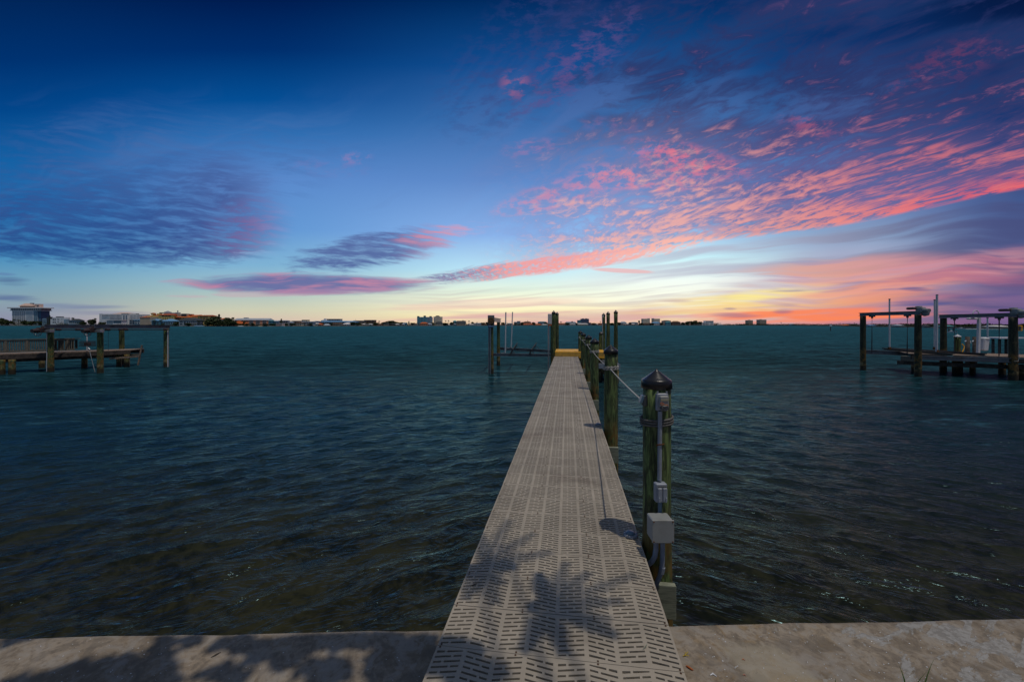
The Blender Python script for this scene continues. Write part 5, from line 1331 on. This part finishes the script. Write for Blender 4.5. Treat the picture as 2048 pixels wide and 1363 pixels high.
def put_tree(kind, px, ytop, lb, wpx=None, off=10, group=None):
    D_ = shore(px)+off; k = D_/F; H = (CZ-(ytop-HZ)*k) - LZ
    base = {'r': 8.0*.98, 'r2': 8.0*.98, 'p': 10.0, 's': 14.0}[kind]
    if kind not in PROTO:
        PROTO[kind] = {'r': lambda: round_tree(1), 'r2': lambda: round_tree(5, 8.0, 10.0), 'p': lambda: palm_tree(3), 's': lambda: slim_tree(4)}[kind](); o = PROTO[kind]
    else: o = copy_tree(PROTO[kind])
    sz = H/base; sx = sz if wpx is None else wpx*k/{'r': 8.6, 'r2': 9.4, 'p': 4.2, 's': 3.8}[kind]
    o.location = (X_(px, D_), D_, LZ); o.scale = (sx, sx, sz); o.rotation_euler = (0, 0, R.uniform(0, 6))
    o['label'] = lb
    if group: o['group'] = group
    elif 'group' in o: del o['group']
TREES = [
 ('s', 99.8, 628.5, 'slim dark cypress at the left wall of the white villa', 2.6, 4), ('r', 4, 634.5, 'rounded dark tree at the left edge of the photo', 16, 20), ('r2', 15, 638.5, 'low broad tree left of the tower hotel', 22, 10),
 ('p', 28.5, 637, 'palm before the left corner of the tower hotel', 7, 6), ('p', 37.5, 638, 'palm before the middle of the tower hotel', 7, 6), ('r', 50, 639.5, 'bushy tree before the white panel of the tower hotel', 14, 6), ('r2', 62, 641, 'low tree before the teal strip of the tower hotel', 16, 6),
 ('r', 84, 640.5, 'low tree between the flagpole and the grey block', 14, 8), ('p', 145.8, 633.6, 'palm rising behind the pavilion roof', 6, 22), ('r', 166, 641.5, 'low tree right of the pavilion', 12, 8), ('r', 184, 637, 'round dark tree left of the white hotel', 14, 10), ('p', 190.5, 634.8, 'palm beside the round tree left of the white hotel', 5, 16),
 ('r', 204, 643, 'small tree before the sloping white roof', 12, 2), ('p', 308, 638.5, 'palm before the blue roof building', 9, 0), ('p', 322.5, 638, 'palm between the two blue hipped roofs', 9, 0), ('r', 330, 645, 'dark bush before the blue roofed teal house', 11, 0), ('r2', 352, 643, 'green tree left of the dark roofed house', 12, 4),
 ('r', 376, 645, 'dark tree before the dark roofed house', 14, 0), ('p', 397, 640.5, 'palm at the right corner of the dark roofed house', 8, 2), ('p', 405, 640, 'palm before the yellow condominium wing', 9, 2), ('r', 416, 640.5, 'low tree at the left foot of the big dark tree', 14, 2),
 ('r2', 428, 631.5, 'largest dark round tree on the left shore', 30, 4), ('s', 438.2, 626, 'tall slim pine rising out of the dark trees', 5.5, 8), ('r', 446, 641, 'dark tree at the foot of the tall slim pine', 20, 2), ('r2', 459, 633.8, 'dark spreading tree left of the salmon condominium', 20, 6), ('r', 468, 641, 'dark tree touching the yellow house', 14, 2), ('r', 436, 642.5, 'dark shoreline tree below the largest tree', 22, 0), ('r2', 455, 643, 'dark shoreline tree below the spreading tree', 26, 0),
 ('p', 466, 633, 'palm top right of the spreading tree', 7, 10), ('r', 488.5, 641.5, 'small dark tree right of the orange roofs', 6, 3), ('r', 494.5, 645.8, 'low bush at the left end of the salmon condominium', 6, 2), ('r', 505.5, 645.8, 'round bush before the salmon condominium', 9, 2), ('r', 531, 647, 'long low bush before the right end of the salmon condominium', 12, 2),
 ('r', 545, 646, 'dark tree behind the low boathouse', 14, 8), ('s', 562.6, 636, 'lone slim pine above the low boathouse', 4.4, 8), ('r', 570, 645.5, 'tree right of the lone slim pine', 10, 8), ('r', 585, 645.6, 'dark tree below the long dark roof', 12, 6), ('r', 621, 646, 'dark tree before the two storey grey house', 10, 2),
 ('r', 644, 645, 'tree left of the domed building', 10, 12), ('r', 660, 646, 'dark tree below the slab block', 12, 8), ('r', 676, 645.6, 'dark tree right of the brown roofed villa', 12, 8), ('r', 692, 640.5, 'round tree above the long blue roof', 4, 60), ('r2', 706, 643.5, 'dark tree at the end of the long blue roof', 14, 10), ('r', 716, 644.5, 'dark tree before the dark roofed hall', 12, 8), ('r', 735, 644.8, 'tree before the dark brown block', 12, 8), ('r', 752, 644, 'tree right of the dark brown block', 10, 10), ('p', 758.5, 640.8, 'palm left of the dark hill of trees', 5, 14),
 ('r2', 768, 642.8, 'left shoulder of the dark hill, a broad tree', 16, 20), ('r2', 778, 640.4, 'highest broad tree of the dark hill', 20, 22), ('r2', 790, 641.8, 'right shoulder of the dark hill, a broad tree', 20, 20), ('r', 801, 643.6, 'tree at the right foot of the dark hill', 12, 12),
 ('s', 817.8, 641.2, 'small dark pine left of the teal tower', 3.6, 10), ('r', 826, 644.6, 'low tree left of the teal tower', 12, 12), ('r', 864, 644, 'tree between the two towers', 10, 12), ('r', 876, 642.8, 'dark tree at the foot of the beige tower', 10, 20), ('p', 891.2, 639.6, 'left palm of a pair right of the beige tower', 4, 8), ('p', 897, 639.4, 'right palm of a pair right of the beige tower', 4, 8), ('r', 889, 645, 'bushy tree below the pair of palms', 16, 6), ('r', 904, 643.4, 'tree before the teal domed pavilion', 12, 10),
 ('p', 926, 639.2, 'palm over the roof of the big dark roofed villa', 3.6, 14), ('p', 931.2, 640.8, 'palm right of the big dark roofed villa', 3.6, 6), ('p', 938, 640.4, 'double crowned palm left of the round tree', 5, 6), ('r', 945, 642.8, 'round tree before the white bungalow', 6, 6), ('p', 954, 643.2, 'small palm above the white bungalow', 3, 12), ('r', 966, 644, 'tree left of the boat lift winch', 10, 12), ('r', 975, 643, 'tree behind the boat lift winch', 10, 14),
 ('r', 1006, 643.8, 'tree left of the first white guide pole', 10, 12), ('r', 1018, 645, 'tree between the guide poles', 8, 12), ('r', 1044, 643, 'tree left of the orange building', 7, 14), ('r', 1067, 643.4, 'tree right of the orange building', 10, 12), ('r', 1092, 643.8, 'tree left of the white control box', 8, 12), ('p', 1122, 642, 'palm above the pink house at the walkway end', 5, 12), ('r', 1134, 644, 'tree left of the grey villa', 10, 6), ('p', 1144.2, 641.4, 'palm over the grey villa', 4, 12), ('r', 1152, 645, 'dark tree right of the grey villa', 8, 6), ('r', 1187, 645.4, 'low tree right of the navy block', 10, 8), ('p', 1200.5, 641.5, 'lone palm left of the tall pile with the conduit', 3, 8), ('r', 1223, 645, 'dark tree between the tall piles', 14, 8),
 ('r', 1238, 643.6, 'dark tree right of the tallest pile', 9, 6), ('r', 1260, 643.8, 'dark tree right of the rounded grey roof', 8, 8), ('r', 1283, 645, 'tree left of the first pale tower', 10, 10), ('r', 1303, 645, 'tree between the two pale towers', 12, 10), ('r', 1323, 644, 'dark tree right of the second pale tower', 8, 8), ('r', 1366, 643.6, 'tree right of the broad brown house', 10, 8),
 ('r2', 1375, 641.6, 'left tree of the dark clump beside the white modern house', 12, 8), ('r', 1384, 641, 'middle tree of the dark clump beside the white modern house', 9, 10), ('r2', 1391, 640, 'tallest tree of the dark clump beside the white modern house', 12, 12), ('r', 1400, 642, 'tree touching the white modern house', 8, 10),
 ('p', 1562, 643.6, 'lone palm on the low shore under the orange sky', 3, 20), ('p', 1708.5, 644.2, 'lone palm left of the right-hand lift', 3, 12),
]
for kd, px, yt, lb, wpx, off in TREES: put_tree(kd, px, yt, lb, wpx, off)
# unbroken belts of far greenery that nobody could count
def belt(x0, x1, ytop, seed, off=24, hw=1.4, dens=3.2):
    rn = random.Random(seed); mb = MB(); px = x0
    while px < x1:
        D_ = shore(px)+off+rn.uniform(0, 10); k = D_/F
        yt = ytop(px) + rn.uniform(-.5, .9)
        H = max(2.0, (CZ-(yt-HZ)*k) - LZ); w_ = hw*k*rn.uniform(.7, 1.4)*2
        leafcloud(mb, (X_(px, D_), D_, LZ+H*.55), w_, 3, H*.48, 34, max(.45, .45*k), rn)
        leafcloud(mb, (X_(px, D_), D_, LZ+H*.2), w_, 3, H*.3, 12, max(.5, .55*k), rn)
        px += hw*rn.uniform(.7, 1.2)*(3.2/dens)
    tag(mb.build('tree_belt', M_leaf), kind='stuff')
belt(-10, 200, lambda p: 642.5 + 1.2*math.sin(p*.13) if p < 90 else 645.5 + math.sin(p*.2), 1, off=7, hw=2.2)
belt(200, 560, lambda p: 647.5 + math.sin(p*.2), 2, off=3, hw=2.2, dens=2.0)
belt(560, 980, lambda p: 645.4 + .9*math.sin(p*.09), 3, off=30, hw=1.7)
belt(1000, 1240, lambda p: 645.6 + .8*math.sin(p*.11), 4, off=30, hw=1.6)
belt(1235, 1440, lambda p: 646.0 + .8*math.sin(p*.1), 5, off=30, hw=1.6)
belt(1430, 1715, lambda p: 646.8 + .6*math.sin(p*.07) + .4*math.sin(p*.31), 6, off=14, hw=1.7)
belt(1700, 1890, lambda p: 646.9 + .5*math.sin(p*.11), 7, off=14, hw=2.2)
belt(1880, 2080, lambda p: 647.4 + .9*math.sin(p*.06) + .5*math.sin(p*.21), 8, off=12, hw=3.0)

# --- boats and marker
def motorboat(px, D_, L_, lb, people=0, wake=0, heading=0.0):
    e = thing('motorboat', lb, 'boat', (X_(px, D_), D_, WZ)); e.rotation_euler = (0, 0, heading)
    mb = MB(); n = 9; prof = []
    for i in range(n):
        f_ = i/(n-1); x = -L_/2 + L_*f_; w_ = L_*.16*(1 - max(0, f_-.55)**2*4.6); hh = L_*(.09 + .05*f_)
        prof.append([(x, -w_, hh), (x, -w_*.75, -.1), (x, w_*.75, -.1), (x, w_, hh)])
    vs = [p for q in prof for p in q]; fs = []
    for i in range(n-1):
        for k in range(3): fs.append([i*4+k, i*4+k+1, i*4+k+5, i*4+k+4])
        fs.append([i*4+3, i*4, i*4+4, i*4+7])
    fs += [[0,1,2,3][::-1], [(n-1)*4+k for k in range(4)]]
    mb.add(vs, fs); h_ = mb.build('hull', M_white, None, local=True); h_.parent = e
    mb = MB(); mb.box((L_*.08, 0, L_*.19), (L_*.22, L_*.2, L_*.09), bev=.05); o = mb.build('cabin', M_white, None, local=True); o.parent = e
    mb = MB(); mb.box((L_*.17, 0, L_*.25), (L_*.04, L_*.18, L_*.06)); o = mb.build('windscreen', M_glass, None, local=True); o.parent = e
    mb = MB(); mb.box((-L_*.52, 0, L_*.12), (L_*.07, L_*.06, L_*.16), bev=.03); o = mb.build('outboard_motor', M_darksteel, None, local=True); o.parent = e
    if wake:
        mb = MB(); rn = random.Random(5)
        pts = [(-L_*.5, .25), (-L_*1.2, .9), (-L_*2.6, 1.0), (-L_*4.5, .6)]
        for s_ in (-1, 1):
            for i in range(40):
                f_ = i/40; x = -L_*.4 - L_*4.2*f_; y = s_*(L_*.1 + L_*.35*f_); mb.lathe((x, y, .0), [(rn.uniform(.25,.6), -.05), (rn.uniform(.15,.4), .12*(1-f_)+.05), (.02, .2*(1-f_)+.08)], 6)
        o = mb.build('wake_foam', M_white, None, local=True); o.parent = e
    return e
bt = motorboat(1902.5, 150, 3.6, 'small open motorboat with people aboard, near the right-hand lift posts', 2, 0, math.pi)
motorboat(1923, 262, 5.2, 'distant white motorboat trailing a foam wake', 0, 1, math.pi)
motorboat(565, 675, 7.5, 'white motorboat moored before the low boathouse', 0, 0, .2)
motorboat(716, 845, 9.5, 'white motorboat moored below the long hall', 0, 0, 0)
motorboat(1470, 1480, 9.0, 'white motorboat far off under the orange sky', 0, 0, 0)
def person(x, y, z, h, lb, shirt):
    """one skinned body: pelvis, spine, head, arms and legs, seated or standing"""
    e = bpy.data.meshes.new('person')
    J = [(0,0,.50),(0,0,.72),(0,0,.83),(0,0,.93),(.11,0,.81),(.16,.03,.66),(.14,.12,.55),(-.11,0,.81),(-.16,.03,.66),(-.14,.12,.55),(.055,0,.48),(.06,.03,.27),(.06,0,.03),(-.055,0,.48),(-.06,.03,.27),(-.06,0,.03)]
    E = [(0,1),(1,2),(2,3),(1,4),(4,5),(5,6),(1,7),(7,8),(8,9),(0,10),(10,11),(11,12),(0,13),(13,14),(14,15)]
    Rr = [.075,.085,.035,.06,.04,.03,.022,.04,.03,.022,.055,.04,.028,.055,.04,.028]
    e.from_pydata([Vector(j)*h for j in J], E, []); o = bpy.data.objects.new('person', e); C.objects.link(o); o.location = (x, y, z)
    md = o.modifiers.new('skin', 'SKIN'); o.modifiers.new('sub', 'SUBSURF').levels = 1
    for i, r_ in enumerate(Rr): e.skin_vertices[0].data[i].radius = (r_*h, r_*h)
    e.skin_vertices[0].data[0].use_root = True
    e.materials.append(shirt); tag(o, lb, 'person'); return o
bx_ = X_(1902.5, 150)
person(bx_-.9, 150, WZ+.28, 1.5, 'person in dark clothes at the stern of the small open motorboat', M_darksteel)
person(bx_+.75, 150, WZ+.30, 1.65, 'person in dark clothes standing by the cabin of the small motorboat', M_navyc if 'M_navyc' in globals() else mat('navy_cloth', (.03,.035,.06), .9, .1))
e = thing('channel_marker', 'channel marker post with a pale square sign, left of the right-hand lift', 'channel marker', PY(1661, 661, 190))
mb = MB(); q = PY(1661, 661, 190); mb.tube([(q.x, q.y, WZ-1), (q.x, q.y, CZ-1.5*190/F)], .16, 8); mb.build('post', M_darkwood, e)
mb = MB(); mb.box((q.x, q.y-.2, CZ-1.6*190/F), (1.1, .06, .85)); mb.build('sign_board', M_white, e)
# boat lift canopies and covered boats along the left shore
for i, (x0, x1, yt, m_, lb) in enumerate(((387, 405, 650.6, R_blue, 'blue and white boat canopy below the dark roofed house'), (180, 192, 650.0, M_blue, 'blue boat cover at the left shore behind the lift beam'), (193, 199, 650.3, M_white, 'white boat cover beside the blue one'), (154, 166, 647.6, R_dark, 'dark boat shed roof right of the pavilion'), (107, 120, 648.8, M_blue, 'blue awning before the white villa'), (475, 484, 651.2, M_white, 'white moored boat cover before the yellow house'), (515, 523, 651.5, M_beige, 'cream boat cover before the salmon condominium'))):
    b = Bld('boat_cover', lb, x0, x1, -6, 'boat cover', 'boat covers along the left shore'); b.hip(x0, x1, yt+.9, yt, m_, .7, 5, 'canopy', .1)
    for xx in (x0+.6, x1-.6):
        mb = MB(); mb.tube([(b.X(xx), b.D+1, WZ-1), (b.X(xx), b.D+1, b.Z(yt+.8))], .2, 6); mb.build('post', M_darkwood, b.t)

# ================================================================ shade tree behind the camera, whose shadow lies on the seawall and walkway
def shade_tree():
    rn = random.Random(12)
    t_ = thing('shade_tree', 'broad leaved shade tree on the lawn behind the seawall, casting leafy shadows', 'tree', (2.6, -3.2, SW_Z))
    kx, ky = SUN.x/SUN.z, SUN.y/SUN.z
    ML = mat('near_leaf', (.05,.10,.02), .5, .3, var=.2, vscale=3)
    def over(px, py, hh):
        g_ = P3(px, py, 0.0 if 870 < px < 1260 else SW_Z); return g_ + Vector((kx*hh, ky*hh, hh))
    mb = MB()
    def frond(p, q, hh, wl=.16, n=17):
        """one feathered frond whose shadow runs from pixel point p to q"""
        a, b_ = over(*p, hh), over(*q, hh + rn.uniform(-.4, .3)); d_ = b_ - a; L_ = d_.length; d_.normalize(); r_ = d_.cross(Vector((0,0,1))).normalized()
        for i in range(n):
            f_ = i/n; c_ = a.lerp(b_, f_) + Vector((0,0,-.10*f_*f_)); ll = wl*(1 - .65*abs(f_-.35)/.65)*rn.uniform(.8, 1.15)
            for s_ in (-1, 1):
                t_v = (d_*.75 + r_*s_*.8 + Vector((0,0,rn.uniform(-.3,.1)))).normalized(); w_ = d_*.011
                mb.add([c_ - w_, c_ + w_, c_ + t_v*ll*.6 + w_*.9, c_ + t_v*ll, c_ + t_v*ll*.6 - w_*.9], [[0,1,2,3,4]])
        mb.tube([a, a.lerp(b_, .5), b_], [.008,.006,.002], 5)
    H1 = 4.6
    for q in ((1262,1160),(1240,1196),(1228,1266),(1120,1305),(1035,1300),(1128,1118),(1172,1138),(1070,1140),(1215,1235)): frond((1098,1214), q, H1 + rn.uniform(-.3,.3), .125, 17)
    for q in ((1015,1035),(1065,1062),(1100,1100),(905,1150),(925,1195),(985,1205),(1030,1130),(955,1060),(1000,1165)): frond((968,1128), q, H1 + rn.uniform(-.3,.3), .13, 15)
    for q in ((1010,1330),(985,1360),(935,1395),(960,1285),(905,1268),(870,1300),(850,1345)): frond((905,1330), q, H1 + rn.uniform(-.3,.3), .15, 16)
    spots = [ # px, py, half width px, half height px, leaves, height
     (1098,1214,30,16,9,4.8),(968,1130,20,18,6,6.2),(900,1320,48,36,44,5.0),
     (700,1280,170,9,70,5.2),(560,1306,60,18,34,5.3),(470,1290,44,10,16,5.1),(650,1345,60,20,34,5.4),(790,1335,56,34,70,5.3),(845,1290,34,14,26,5.2),(450,1348,44,14,20,5.3),
     (325,1300,11,38,22,5.0),(310,1348,56,16,40,5.3),(195,1345,84,20,70,5.3),(120,1358,60,8,24,5.3),(250,1325,34,12,22,5.2),(30,1277,22,3,5,5.0),(380,1282,26,5,6,5.0),(60,1362,50,5,12,5.3)]
    for (px, py, hx, hy, n, hgt) in spots:
        for _ in range(int(n*1.1)):
            a = rn.uniform(0, 6.283); q = rn.random()**.6
            hh = hgt + rn.uniform(-.5, .8); p = over(px + hx*1.1*q*math.cos(a), py + hy*1.1*q*math.sin(a), hh)
            d1 = Vector((rn.gauss(0,1), rn.gauss(0,1), rn.gauss(0,.4))).normalized(); nn = Vector((rn.gauss(0,.5), rn.gauss(0,.5), 1)).normalized(); d2 = nn.cross(d1).normalized(); s_ = rn.uniform(.04, .08)
            mb.add([p - d1*s_, p - d1*s_*.3 + d2*s_*.6, p + d1*s_*.5 + d2*s_*.5, p + d1*s_*1.1, p + d1*s_*.5 - d2*s_*.5, p - d1*s_*.3 - d2*s_*.6], [[0,1,2,3,4,5]])
    # the rest of the crown, away from the lit ground in view
    for _ in range(1500):
        p = Vector((2.6 + rn.gauss(0, 1.5), -4.4 + rn.gauss(0, .9), 9.2 + rn.gauss(0, .9)))
        d1 = Vector((rn.gauss(0,1), rn.gauss(0,1), rn.gauss(0,.4))).normalized(); d2 = Vector((0,0,1)).cross(d1).normalized(); s_ = rn.uniform(.06, .11)
        mb.add([p - d1*s_, p + d2*s_*.6, p + d1*s_, p - d2*s_*.6], [[0,1,2,3]])
    mb.build('crown', ML, t_)
    mb = MB(); base = Vector((2.6, -3.2, SW_Z)); fork = Vector((2.5, -2.9, 5.2))
    mb.tube([base, Vector((2.7,-3.1,1.5)), fork], [.24,.19,.15], 12)
    for (px, py) in ((1105,1205),(955,1150),(900,1320),(700,1290),(320,1330),(190,1345),(1010,1090)):
        g_ = P3(px, py, 0); tip = g_ + Vector((kx*9, ky*9, 9)); md = fork.lerp(tip, .5) + Vector((0, -.5, .7)); mb.tube([fork, md, tip], [.08,.035,.010], 7)
    mb.build('trunk', M_bark, t_)
shade_tree()

# ================================================================ small things on the seawall and walkway
M_grass = mat('grass_blade', (.09,.17,.03), .6, .3, var=.3, vscale=20)
mb = MB(); rn = random.Random(4)
for (px, py, h_, lean) in ((1845, 1400, .125, .02), (1812, 1395, .10, -.02), (1822, 1400, .09, .03), (1668, 1392, .06, .0), (1746, 1395, .05, .01), (1790, 1400, .055, .02), (1868, 1400, .06, -.01), (2030, 1395, .055, .01), (1720, 1400, .045, .01), (1700, 1405, .05, -.02), (1420, 1402, .04, .01), (1432, 1404, .04, -.01), (1775, 1404, .05, .0), (1895, 1405, .04, .0), (1765, 1403, .04, .02), (1960, 1404, .04, 0)):
    p = P3(px, py, SW_Z); pr = None
    for k in range(6):
        f_ = k/5; w_ = .0065*(1-f_)+.0005; q = p + Vector((lean*f_*f_*2, -.01*f_, h_*f_*1.55))
        s_ = (q - Vector((w_,0,0)), q + Vector((w_,0,0)))
        if pr: mb.add([pr[0], pr[1], s_[1], s_[0]], [[0,1,2,3]])
        pr = s_
tag(mb.build('grass', M_grass), kind='stuff')
# crushed shell bits strewn over the concrete
mb = MB()
for _ in range(240):
    px = rn.choice([rn.uniform(0, 870), rn.uniform(1370, 2048), rn.uniform(1370, 1900)]); py = rn.uniform(1275 if px < 900 else 1258, 1363); p = P3(px, py, SW_Z+.0015); s_ = rn.uniform(.0012, .0042)
    pts = [p + Vector((math.cos(a)*s_*rn.uniform(.5,1.2), math.sin(a)*s_*rn.uniform(.5,1.2), 0)) for a in (0,1.2,2.5,3.8,5.1)]
    mb.add(pts + [p + Vector((0,0,s_*.5))], [[i, (i+1) % 5, 5] for i in range(5)])
tag(mb.build('shell_grit', M_white), kind='stuff')
M_ytwig = mat('yellow_twig', (.42,.30,.04), .7, .2); M_opod = mat('orange_pod', (.40,.10,.02), .6, .3)
p = P3(1366, 1311, SW_Z+.004)
mb = MB(); mb.tube([p, p + Vector((.018,.006,.004)), p + Vector((.034,.020,.006))], .0022, 6); mb.tube([p + Vector((.008,.002,.003)), p + Vector((.03,-.002,.004))], .0018, 6); mb.tube([p + Vector((.012,.004,.003)), p + Vector((.022,.022,.004))], .0016, 6)
tag(mb.build('twig', M_ytwig, org=p), 'small forked yellow twig on the concrete at the right edge of the walkway', 'twig')
p = P3(1372, 1330, SW_Z+.005)
mb = MB(); mb.tube([p, p + Vector((.008,-.010,.002)), p + Vector((.02,-.022,.0)), p + Vector((.026,-.026,0))], [.002,.0045,.004,.001], 8)
tag(mb.build('seed_pod', M_opod, org=p), 'slim orange seed pod on the concrete beside the walkway corner', 'seed pod')
for px, py, lb, a in ((1290, 1292, 'thin tan leaf lying across the slots, right side of the walkway', .8), (948, 1168, 'thin curled dark twig on the shaded left edge of the walkway', .5), (432, 1308, 'curled dark leaf on the pale concrete', .9)):
    p = P3(px, py, (.003 if 900 < px < 1300 else SW_Z+.003)); mb = MB(); d_ = Vector((math.cos(a), math.sin(a), 0))
    mb.tube([p - d_*.022, p + Vector((.003,-.003,.004)), p + d_*.022], [.0012,.0032,.0008], 6)
    tag(mb.build('fallen_leaf', M_bark if px != 1290 else M_palewood, org=p), lb, 'leaf')
for px, py, s_, m_, lb in ((1427, 1349, .016, M_white, 'bent white shell piece at the bottom, right of the walkway'), (1489, 1349, .008, mat('coral_shell', (.45,.18,.13), .6, .3), 'small coral pink shell fragment on the concrete'), (1487, 1318, .008, mat('orange_shell', (.5,.20,.10), .6, .3), 'tiny orange shell piece on the paler concrete patch')):
    p = P3(px, py, SW_Z+.002); mb = MB(); mb.tube([p + Vector((-s_,0,0)), p + Vector((0,.4*s_,.002)), p + Vector((s_*.7,-.5*s_,0))], [s_*.15, s_*.3, s_*.12], 6); tag(mb.build('shell', m_, org=p), lb, 'shell')
